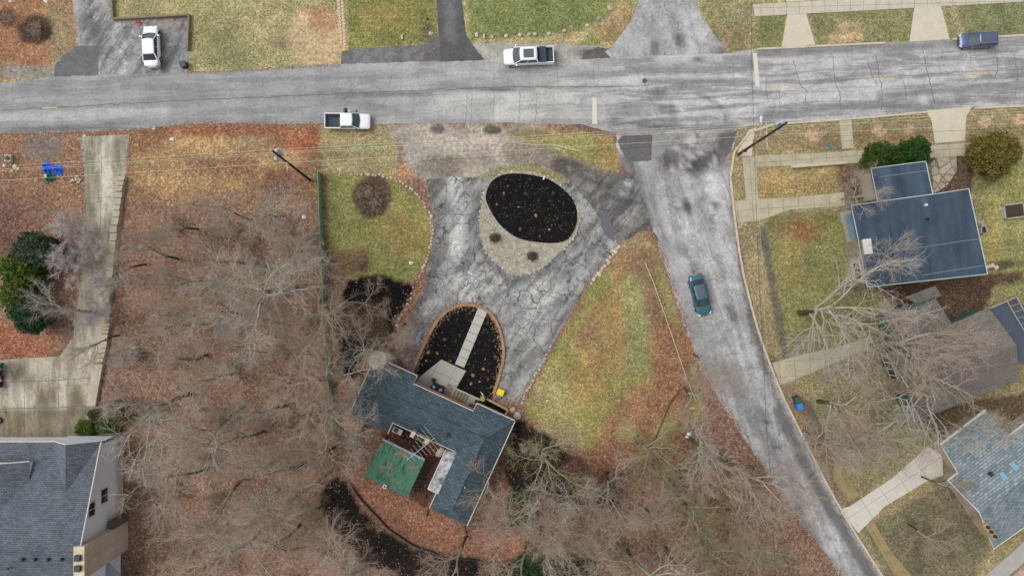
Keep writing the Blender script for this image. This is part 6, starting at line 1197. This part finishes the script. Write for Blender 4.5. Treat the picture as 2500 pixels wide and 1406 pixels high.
trk2 = [(-2.6, .86, 1.12, .5), (-.5, .88, 1.15, .42), (.5, .9, 1.12, .4), (1.2, .9, 1.06, .4), (1.9, .9, 1.0, .42), (2.4, .84, .92, .45), (2.62, .62, .8, .5)]
vehicle('pickup_truck', 'silver white pickup with open grey bed beside the standing person', 'pickup truck', 849, 297, R(-.5), trk2, (1.35, .68, -.6, -.72, .86, .74, 1.12, 1.68), P_white, (-1.55, 1.65), .36, bed=(-2.6, -.75, .88, 1.15, .62))

# ================================================================== PERSON
def skin_chain(name, V, E, rad, mat, parent, root=0, sub=2):
    me = bpy.data.meshes.new(name); me.from_pydata(V, E, []); me.materials.append(mat); o = bpy.data.objects.new(name, me); C.objects.link(o); o.parent = parent
    md = o.modifiers.new('skin', 'SKIN'); me.skin_vertices.new() if not me.skin_vertices else None
    for i, r_ in enumerate(rad): me.skin_vertices[0].data[i].radius = (r_, r_) if not isinstance(r_, tuple) else r_; me.skin_vertices[0].data[i].use_root = (i == root)
    sb = o.modifiers.new('sub', 'SUBSURF'); sb.levels = sb.render_levels = sub; me.polygons.foreach_set('use_smooth', [True]*len(me.polygons)); md.use_smooth_shade = True; return o
M_skin = simple('skin', S(190, 148, 124), .6, var=.08); M_jk = simple('jacket', S(30, 36, 54), .8, var=.3, obj=True); M_tr = simple('trousers', S(48, 54, 66), .8); M_hair = simple('hair', S(44, 36, 32), .8); M_shoe = simple('shoe', S(34, 34, 36), .6)
pe = thing('person', 'person in dark jacket standing beside the silver white pickup holding a pale card', 'person', (0, 0, 0))
V = [(0, 0, .98), (0, 0, 1.12), (.02, 0, 1.30), (.03, 0, 1.44), (.05, 0, 1.54), (.07, 0, 1.66), (.075, 0, 1.72),
     (.02, .19, 1.42), (.10, .25, 1.17), (.34, .17, 1.12), (.02, -.19, 1.42), (.12, -.25, 1.17), (.36, -.13, 1.14),
     (0, .10, .92), (.03, .11, .50), (-.02, .12, .10), (.12, .13, .045), (0, -.10, .92), (-.01, -.11, .50), (-.07, -.12, .10), (.07, -.13, .045)]
E = [(0, 1), (1, 2), (2, 3), (3, 4), (4, 5), (5, 6), (3, 7), (7, 8), (8, 9), (3, 10), (10, 11), (11, 12), (0, 13), (13, 14), (14, 15), (15, 16), (0, 17), (17, 18), (18, 19), (19, 20)]
rad = [(.15, .11), (.14, .10), (.17, .11), (.13, .09), .055, (.085, .095), .07, .065, .05, .032, .065, .05, .032, .095, .062, .042, .035, .095, .062, .042, .035]
skin_chain('body', V, E, rad, M_skin, pe)
skin_chain('jacket', [(x*1.0, y, z) for x, y, z in V[0:4]]+[V[7], V[8], (.29, .19, 1.128), V[10], V[11], (.31, -.15, 1.145)], [(0, 1), (1, 2), (2, 3), (3, 4), (4, 5), (5, 6), (3, 7), (7, 8), (8, 9)], [(.19, .14), (.17, .13), (.195, .135), (.15, .11), .088, .07, .05, .088, .07, .05], M_jk, pe)
skin_chain('trousers', [(0, 0, .98)]+[V[13], V[14], V[15], V[17], V[18], V[19]], [(0, 1), (1, 2), (2, 3), (0, 4), (4, 5), (5, 6)], [(.165, .125), .11, .078, .062, .11, .078, .062], M_tr, pe)
for s_, v15 in ((1, V[16]), (-1, V[20])): skin_chain('shoe', [(v15[0]-.14, v15[1], .05), (v15[0]+.02, v15[1], .045), (v15[0]+.09, v15[1], .035)], [(0, 1), (1, 2)], [.05, .05, .035], M_shoe, pe)
hb = bmesh.new(); bmesh.ops.create_uvsphere(hb, u_segments=20, v_segments=12, radius=1)
for v in list(hb.verts):
    if v.co.z < -.35 or (v.co.x > .45 and v.co.z < .35): hb.verts.remove(v)
me = bpy.data.meshes.new('hair'); hb.to_mesh(me); hb.free(); me.materials.append(M_hair); ho = bpy.data.objects.new('hair', me); C.objects.link(ho); ho.parent = pe; ho.scale = (.108, .098, .12); ho.location = (.065, 0, 1.70)
ft = MB(); [ft.tube([(.15, s_*.033, 1.70), (.165, s_*.033, 1.70)], .012, 8) for s_ in (-1, 1)]; ft.build('eye', M_blk, pe); MB().tube([(.150, 0, 1.695), (.182, 0, 1.665)], [.010, .016], 8).build('nose', M_skin, pe)
MB().box((.152, 0, 1.625), (.02, .05, .012)).build('mouth', simple('lips', S(160, 100, 92), .6), pe)
for s_ in (-1, 1): MB().tube([(.07, s_*.085, 1.675), (.06, s_*.102, 1.685)], [.022, .026], 10).build('ear', M_skin, pe)
for s_, wv_ in ((1, Vector(V[9])), (-1, Vector(V[12]))):
    pv = wv_+Vector((.06, -s_*.012, 0)); HV = [wv_, wv_+Vector((.035, 0, 0)), pv]; HE = [(0, 1), (1, 2)]; HR = [(.026, .02), (.036, .017), (.038, .015)]
    skin_chain('hand', HV, HE, HR, M_skin, pe, sub=1)
    for k, (dy, L_) in enumerate(((-.030, .066), (-.010, .076), (.010, .072), (.030, .056))):
        a_ = pv+Vector((.02, dy, 0)); skin_chain('finger', [a_, a_+Vector((L_*.5, 0, -.010)), a_+Vector((L_*.8, 0, -.030)), a_+Vector((L_*.85, 0, -.048))], [(0, 1), (1, 2), (2, 3)], [.009, .0085, .008, .007], M_skin, pe, sub=1)
    a_ = wv_+Vector((.03, -s_*.03, 0)); skin_chain('thumb', [a_, a_+Vector((.03, -s_*.025, .008)), a_+Vector((.06, -s_*.03, .004))], [(0, 1), (1, 2)], [.012, .010, .008], M_skin, pe, sub=1)
g = G(844, 272, .8); pe.location = (g.x, g.y, .012); pe.rotation_euler = (0, 0, R(-12)); pe.scale = (1.02,)*3
cd = MB().box((0, 0, 0), (.22, .3, .012)).build('paper_card', simple('paper', S(226, 224, 214), .8, var=.05)); cd.location = (g.x+.47, g.y-.08, 1.19); cd.rotation_euler = (0, R(12), R(-12)); tag(cd, 'small pale card held by the person beside the pickup', 'card')

# ================================================================== POLES AND WIRES
M_pole = simple('pole_wood', S(52, 46, 42), .9, var=.3); M_cross = simple('crossarm_wood', S(188, 180, 160), .8, var=.15); M_tf = simple('transformer_grey', S(176, 180, 186), .5, var=.05); M_ins = simple('insulator', S(150, 90, 84), .4)
def upole(bx, by, tx, ty, H, label, arms, cans, light=None):
    b = G(bx, by); tp = G(tx, ty, H); t = thing('utility_pole', label, 'utility pole', b)
    MB().tube([b, tp], [.16, .10], 12).build('pole', M_pole, t)
    for (x0, y0, x1, y1, z) in arms:
        a, c = G(x0, y0, z), G(x1, y1, z); MB().box((a+c)/2, ((c-a).length, .12, .12), math.atan2((c-a).y, (c-a).x)).build('crossarm', M_cross, t)
        for k in (.05, .3, .7, .95): MB().cyl(a.lerp(c, k)+Vector((0, 0, .06)), .05, .16, 8).build('insulator', M_ins, t)
    for (x, y, z) in cans:
        c = G(x, y, z); MB().tube([c, c+Vector((0, 0, .05)), c+Vector((0, 0, .85)), c+Vector((0, 0, .92))], [.15, .18, .18, .1], 16).build('transformer', M_tf, t)
        q_ = b.lerp(tp, z/H); q_.z = z+.5; MB().tube([c+Vector((0, 0, .5)), q_], .04, 6).build('bracket', M_blk, t)
    if light:
        x0, y0, x1, y1, z = light; a, c = G(x0, y0, z), G(x1, y1, z+.4); ar = MB().tube([a, c], .035, 6).build('lamp_arm', M_tf, t)
        d = (c-a).normalized(); MB().tube([c-d*.1, c+d*.1, c+d*.45, c+d*.65], [.06, .13, .17, .06], 12).build('lamp_head', M_lamp, ar)
    return t
upole(757, 440, 666, 369, 13.6, 'dark utility pole with three pale transformers left of the green fence', [(697, 368, 702, 418, 9.3)], [(682, 371, 11.8), (687, 377, 10.8), (680, 391, 11.3)])
p2 = upole(1803, 377, 1921, 300, 14.2, 'dark utility pole with street lamp and red banner at the junction corner', [(1871, 300, 1873, 364, 8.6)], [(1891, 306, 12), (1902, 303, 12.2), (1902, 318, 11.5)], (1858, 330, 1858, 298, 6.0))
q_ = G(1803, 377).lerp(G(1921, 300, 14.2), .13); sg = MB().box((q_.x+.05, q_.y, 1.85), (.6, .28, .3), R(-8)).build('banner', simple('banner_red', S(210, 58, 88), .7), p2, bevel=.02)
M_wire = simple('wire_pale', S(206, 202, 176), .5, var=.1); M_wireb = simple('wire_black', S(40, 42, 42), .6)
def wire(P, z, label, mat, r=.02, sag=.35, grp=None):
    pts = []
    for (x0, y0), (x1, y1) in zip(P[:-1], P[1:]):
        a, b = G(x0, y0, z), G(x1, y1, z)
        for i in range(16): t = i/16; p = a.lerp(b, t); pts.append(p-Vector((0, 0, sag*4*t*(1-t))))
    pts.append(G(*P[-1], z)); o = MB().tube(pts, r, 5).build('power_line', mat); tag(o, label, 'power line', grp)
wire([(-120, 411), (690, 364), (1873, 298), (2640, 256)], 12, 'uppermost pale power line along the main road', M_wire, .012)
wire([(-120, 420), (690, 371), (1873, 304), (2640, 264)], 12, 'second pale power line from the top along the main road', M_wire, .012)
wire([(-120, 424), (690, 375), (1873, 310), (2640, 272)], 12, 'third pale power line from the top along the main road', M_wire, .011)
wire([(-120, 447), (700, 397), (1872, 330), (2640, 292)], 9.3, 'pale power line on the lower crossarms of both utility poles', M_wire, .014)
wire([(720, 411), (1860, 341), (2640, 303)], 7.5, 'thin dark cable hanging below the pale power lines', M_wireb, .014)
wire([(1835, -60), (1841, 322), (1867, 936), (1884, 1180), (1900, 1470)], 8, 'black cable running down the side street', M_wireb, .017)
wire([(1846, 345), (1862, 640), (1878, 900), (1900, 1100)], 7, 'thin pale cable beside the side street kerb', M_wire, .010)
wire([(1574, 640), (1595, 688), (1638, 812), (1678, 928), (1700, 980)], .05, 'pale green cable lying on the triangular lawn', simple('cable_green', S(176, 190, 156), .7), .045, 0)
wire([(1245, 347), (1300, 354), (1352, 353)], .06, 'pale green hose lying on the gravel above the island bed', MATS['cable_green'], .05, 0); wire([(1352, 353), (1385, 362), (1420, 371)], .07, 'thicker pale green hose piece on the small lawn by the junction', MATS['cable_green'], .08, 0)
wire([(830, 358), (900, 355), (968, 351)], 8, 'green sleeved wire over the grass south of the silver white pickup', simple('sleeve_green', S(120, 150, 110), .7), .045, .1)
# ================================================================== SMALL THINGS
def wheelie(px, py, body_c, lid_c, rz, label, s=1.0):
    t = thing('wheelie_bin', label, 'bin', G(px, py)); g = G(px, py); nm = 'bin%d' % px
    mb = MB(); w0, w1, h = .27*s, .33*s, .95*s
    vs = [(x*w0, y*w0, .06) for x, y in ((-1, -1), (1, -1), (1, 1), (-1, 1))]+[(x*w1, y*w1*1.05, h) for x, y in ((-1, -1), (1, -1), (1, 1), (-1, 1))]
    M3 = Matrix.Rotation(rz, 3, 'Z'); mb.add([M3 @ Vector(v)+g for v in vs], [(3, 2, 1, 0), (4, 5, 6, 7), (0, 1, 5, 4), (1, 2, 6, 5), (2, 3, 7, 6), (3, 0, 4, 7)]); mb.build('body', simple(nm, body_c, .6, var=.08), t, bevel=.03)
    MB().box(g+Vector((0, 0, h+.03)), (w1*2.1, w1*2.25, .07), rz).build('lid', simple(nm+'l', lid_c, .5, var=.08), t, bevel=.025)
    for s_ in (-1, 1): a = M3 @ Vector((s_*.2*s, .3*s, .1)); b = M3 @ Vector((s_*.3*s, .3*s, .1)); MB().tube([g+a, g+b], .1, 12).build('wheel', M_tyre, t)
wheelie(455, 163, S(36, 44, 52), S(44, 60, 74), R(20), 'black wheelie bin at the corner of the parking bay'); wheelie(1940, 973, S(50, 62, 66), S(70, 84, 84), R(20), 'dark grey wheelie bin beside the blue one on the kerb strip'); wheelie(1945, 989, S(30, 96, 160), S(50, 132, 206), R(15), 'blue lidded wheelie bin beside the dark one on the kerb strip')
wheelie(2, 893, S(20, 120, 110), S(38, 160, 146), 0, 'teal wheelie bin at the left edge of the parking pad'); wheelie(1, 910, S(24, 74, 150), S(34, 92, 180), 0, 'blue wheelie bin below the teal one on the parking pad'); wheelie(2, 938, S(30, 40, 54), S(60, 150, 214), 0, 'light blue lidded dark bin lowest in the row on the parking pad')
tb_ = thing('toy_cart', 'small red and white cart between the bins on the parking pad', 'cart', G(0, 921)); g = G(0, 921); MB().box(g+Vector((0, 0, .4)), (.9, .34, .3), 0).build('tray', simple('cart_red', S(206, 44, 84), .5), tb_, bevel=.05); MB().box(g+Vector((.1, -.3, .35)), (.6, .2, .2), 0).build('seat', M_fascia, tb_, bevel=.04)
for x_ in (-.35, .35): MB().tube([g+Vector((x_, -.2, .14)), g+Vector((x_, .2, .14))], .14, 12).build('wheel', M_tyre, tb_)
q_ = G(0, 1026); tag(MB().tube([q_+Vector((.28*math.cos(t), .28*math.sin(t), .1)) for t in np.linspace(0, 2*math.pi, 22)], .09, 8, caps=False).build('tyre', M_tyre), 'loose black tyre lying on the left edge of the parking pad', 'tyre')
# tarpaulin bundle and green table
def cloth(name, px, py, rx, ry, h, mat, label, cat, seed):
    g = G(px, py); mb = MB(); n = 40
    def fn(u, v):
        a = u*2*math.pi; r_ = v; k = 1+.16*math.sin(a*3+seed)+.1*math.sin(a*7+seed*2); z = h*(1-r_**2.2)*(.75+.25*math.sin(a*5+r_*9+seed))*(1+.25*math.sin(r_*14+a*2)); return (g.x+rx*r_*k*math.cos(a), g.y+ry*r_*k*math.sin(a), max(.01, z))
    o = grid(fn, n, 14).build(name, mat, smooth=True); tag(o, label, cat); return o
M_tarp = simple('tarp_blue', S(30, 104, 216), .55, var=.25, vscale=5); cloth('blue_tarpaulin', 118, 411, .72, .8, .7, M_tarp, 'crumpled bright blue tarpaulin over a heap, left one', 'tarpaulin', 1); cloth('blue_tarpaulin', 141, 415, .75, .62, .55, M_tarp, 'crumpled bright blue tarpaulin over a heap, right one', 'tarpaulin', 4)
gt = cloth('green_tarpaulin', 122, 434, .7, .62, .6, simple('tarp_green', S(28, 112, 92), .6, var=.2), 'dark green tarpaulin mound with a pale block on top', 'tarpaulin', 8); tag(MB().box(G(121, 432)+Vector((0, 0, .68)), (.26, .34, .12)).build('block', M_stone1), 'pale hollow block lying on the green tarpaulin mound', 'block')
for i, (x, y) in enumerate([(190, 431), (193, 438), (197, 441), (187, 438), (181, 441), (193, 445), (176, 443)]): tag(MB().box(G(x, y)+Vector((0, 0, .1)), (.34, .2, .18), i*.6).build('concrete_block', M_rw, bevel=.02), 'grey hollow concrete block in the scatter beside the concrete drive', 'block', 'concrete blocks beside the drive')
sg_ = thing('garden_statue', 'weathered pale statue on a plinth with debris at the left edge', 'statue', G(22, 392)); g = G(24, 388)
MB().box(g+Vector((0, 0, .2)), (.8, .8, .4)).build('plinth', M_stone1, sg_, bevel=.04); MB().tube([g+Vector((0, 0, .4)), g+Vector((0, 0, .9)), g+Vector((-.1, .15, 1.5)), g+Vector((-.1, .2, 1.8)), g+Vector((-.12, .25, 2.05))], [.32, .22, .3, .1, .17], 14).build('figure', M_stone1, sg_, smooth=True)
MB().tube([g+Vector((-.1, .15, 1.5)), g+Vector((-.55, .1, 1.2)), g+Vector((-.7, -.2, .9))], [.12, .09, .06], 8).build('arm', M_stone1, sg_)
for i, (x, y, s_) in enumerate([(38, 408, .3), (30, 418, .22), (45, 412, .2), (12, 405, .25)]): put_rock(x, y, s_, 'pale broken stone lying by the statue', 'broken stones by the statue', i)
g = G(340, 57); ch_ = thing('garden_ornament', 'bright red folded trolley standing against the timber wall', 'trolley', g); M_rd = simple('bright_red', S(214, 44, 30), .5)
mb = MB(); mb.tube([g+Vector((-.15, -.1, .1)), g+Vector((-.1, .25, .9)), g+Vector((.1, .25, .9)), g+Vector((.15, -.1, .1))], .045, 6); mb.build('frame', M_rd, ch_); MB().box(g+Vector((0, -.15, .14)), (.5, .3, .06)).build('toe_plate', M_rd, ch_)
for s_ in (-1, 1): MB().tube([g+Vector((s_*.2, 0, .1)), g+Vector((s_*.26, 0, .1))], .1, 10).build('wheel', M_tyre, ch_)
mbx = thing('mailbox', 'white mailbox on a post at the edge of the oval mulch bed', 'mailbox', G(1327, 438)); g = G(1327, 438); MB().box(g+Vector((0, 0, .5)), (.09, .09, 1.0)).build('post', M_cross, mbx); MB().box(g+Vector((0, 0, 1.1)), (.2, .5, .26), R(-20)).build('box', M_fascia, mbx, bevel=.06)
for x, y, lab in ((970, 406, 'blue utility cover on the grass left of the gravel'), (2027, 355, 'blue and white utility cover on the verge by the young tree')):
    tag(MB().cyl(G(x, y)+Vector((0, 0, .01)), .17, .05, 16).build('utility_cover', simple('blue_cover%d' % x, S(80, 130, 180), .5)), lab, 'utility cover')
for i, (x, y, c) in enumerate([(333, 578, (110, 160, 180)), (325, 603, (90, 140, 180)), (343, 602, (120, 170, 200)), (148, 117, (220, 224, 230)), (25, 4, (230, 230, 236)), (112, 3, (230, 230, 236)), (230, 43, (236, 236, 236)), (384, 775, (230, 228, 220)), (742, 530, (226, 226, 222)), (1693, 996, (224, 224, 220)), (1677, 1066, (230, 230, 228)), (1682, 1059, (236, 236, 236)), (1805, 1234, (226, 226, 220)), (1836, 1333, (220, 90, 50)), (1003, 642, (226, 224, 214)), (433, 321, (232, 224, 214)), (376, 314, (232, 230, 224)), (420, 340, (236, 228, 214)), (533, 404, (230, 222, 210)), (1044, 48, (60, 60, 50)), (1052, 82, (170, 196, 196)), (68, 164, (210, 222, 236)), (206, 332, (236, 236, 236)), (2500, 1118, (110, 170, 210))]):
    g = G(x, y); r_ = .12+.06*(i % 3); o = cloth('rubbish_scrap', x, y, r_, r_*.8, .12, simple('litter%d' % i, S(*c), .6, var=.1), 'scrap of %s rubbish lying on the ground, %s' % ('blue' if c[2] > c[0]+20 else 'orange' if c[0] > c[2]+100 else 'dark' if c[0] < 90 else 'white', ('in the left wood' if x < 800 and y > 500 else 'north of the main road' if y < 190 else 'in the leaves below the main road' if y < 450 else 'in the lower wood')), 'rubbish', i); o['group'] = 'scraps of rubbish on the ground'
for i, (x, y, a_) in enumerate([(1803, 31, 20), (1473, 397, 120), (1474, 392, 40)]):
    g = G(x, y)+Vector((0, 0, .06)); mb = MB()
    for k in (0, 90): d = Vector((math.cos(R(a_+k)), math.sin(R(a_+k)), 0))*.38; mb.tube([g-d, g+d+Vector((0, 0, .05))], .03, 5)
    tag(mb.build('crossed_sticks', MATS['cable_green']), ('pale green crossed sticks on the lawn right of the alley', 'pale green crossed sticks on the small lawn, lower pair', 'pale green crossed sticks on the small lawn, upper pair')[i], 'sticks')
g = G(1469, 352); mb = MB(); [mb.tube([g, g+Vector((math.cos(a_)*.3, math.sin(a_)*.35, .35))], .03, 5) for a_ in (1.2, 2.0, 3.9)]; tag(mb.build('marker_flags', M_rd), 'small orange red marker stakes on the lawn by the junction', 'marker')
# timber posts behind the house
for x, y, x2, y2, lab in ((1042, 1196, 1040, 1216, 'dark post standing below the flat white roof'), (1046, 1244, 1042, 1258, 'dark post at the west corner of the south wing'), (1135, 1284, 1140, 1302, 'dark post at the southern tip of the main house')):
    tag(MB().tube([G(x2, y2), G(x, y, 2.2)], .09, 8).build('timber_post', M_pole), lab, 'post')
# fallen logs and dark curved timber edging in the wood
def log(P, r, label, mat=None, name='fallen_log'):
    tag(MB().tube([G(x, y)+Vector((0, 0, r*.8)) for x, y in P], [r*(1-.4*i/len(P)) for i in range(len(P))], 8).build(name, mat or B_dark), label, 'log')
log([(850, 1170), (880, 1215), (950, 1290), (1010, 1330), (1100, 1362), (1170, 1366)], .14, 'long dark curved timber edging below the orange leaf lawn', M_pole, 'timber_edging')
log([(1660, 950), (1635, 985), (1600, 1070), (1570, 1100)], .09, 'dark thin log along the edge of the triangular lawn'); log([(700, 1230), (750, 1190), (810, 1150)], .16, 'mossy fallen log left of the black mulch band', B_moss); log([(620, 1310), (700, 1345), (800, 1320)], .16, 'long dark fallen log at the bottom of the left wood', B_dark); log([(515, 1030), (560, 1018), (600, 990)], .14, 'short dark log in the middle of the left wood')
log([(490, 790), (560, 795)], .14, 'short mossy log in the upper part of the left wood', B_moss)
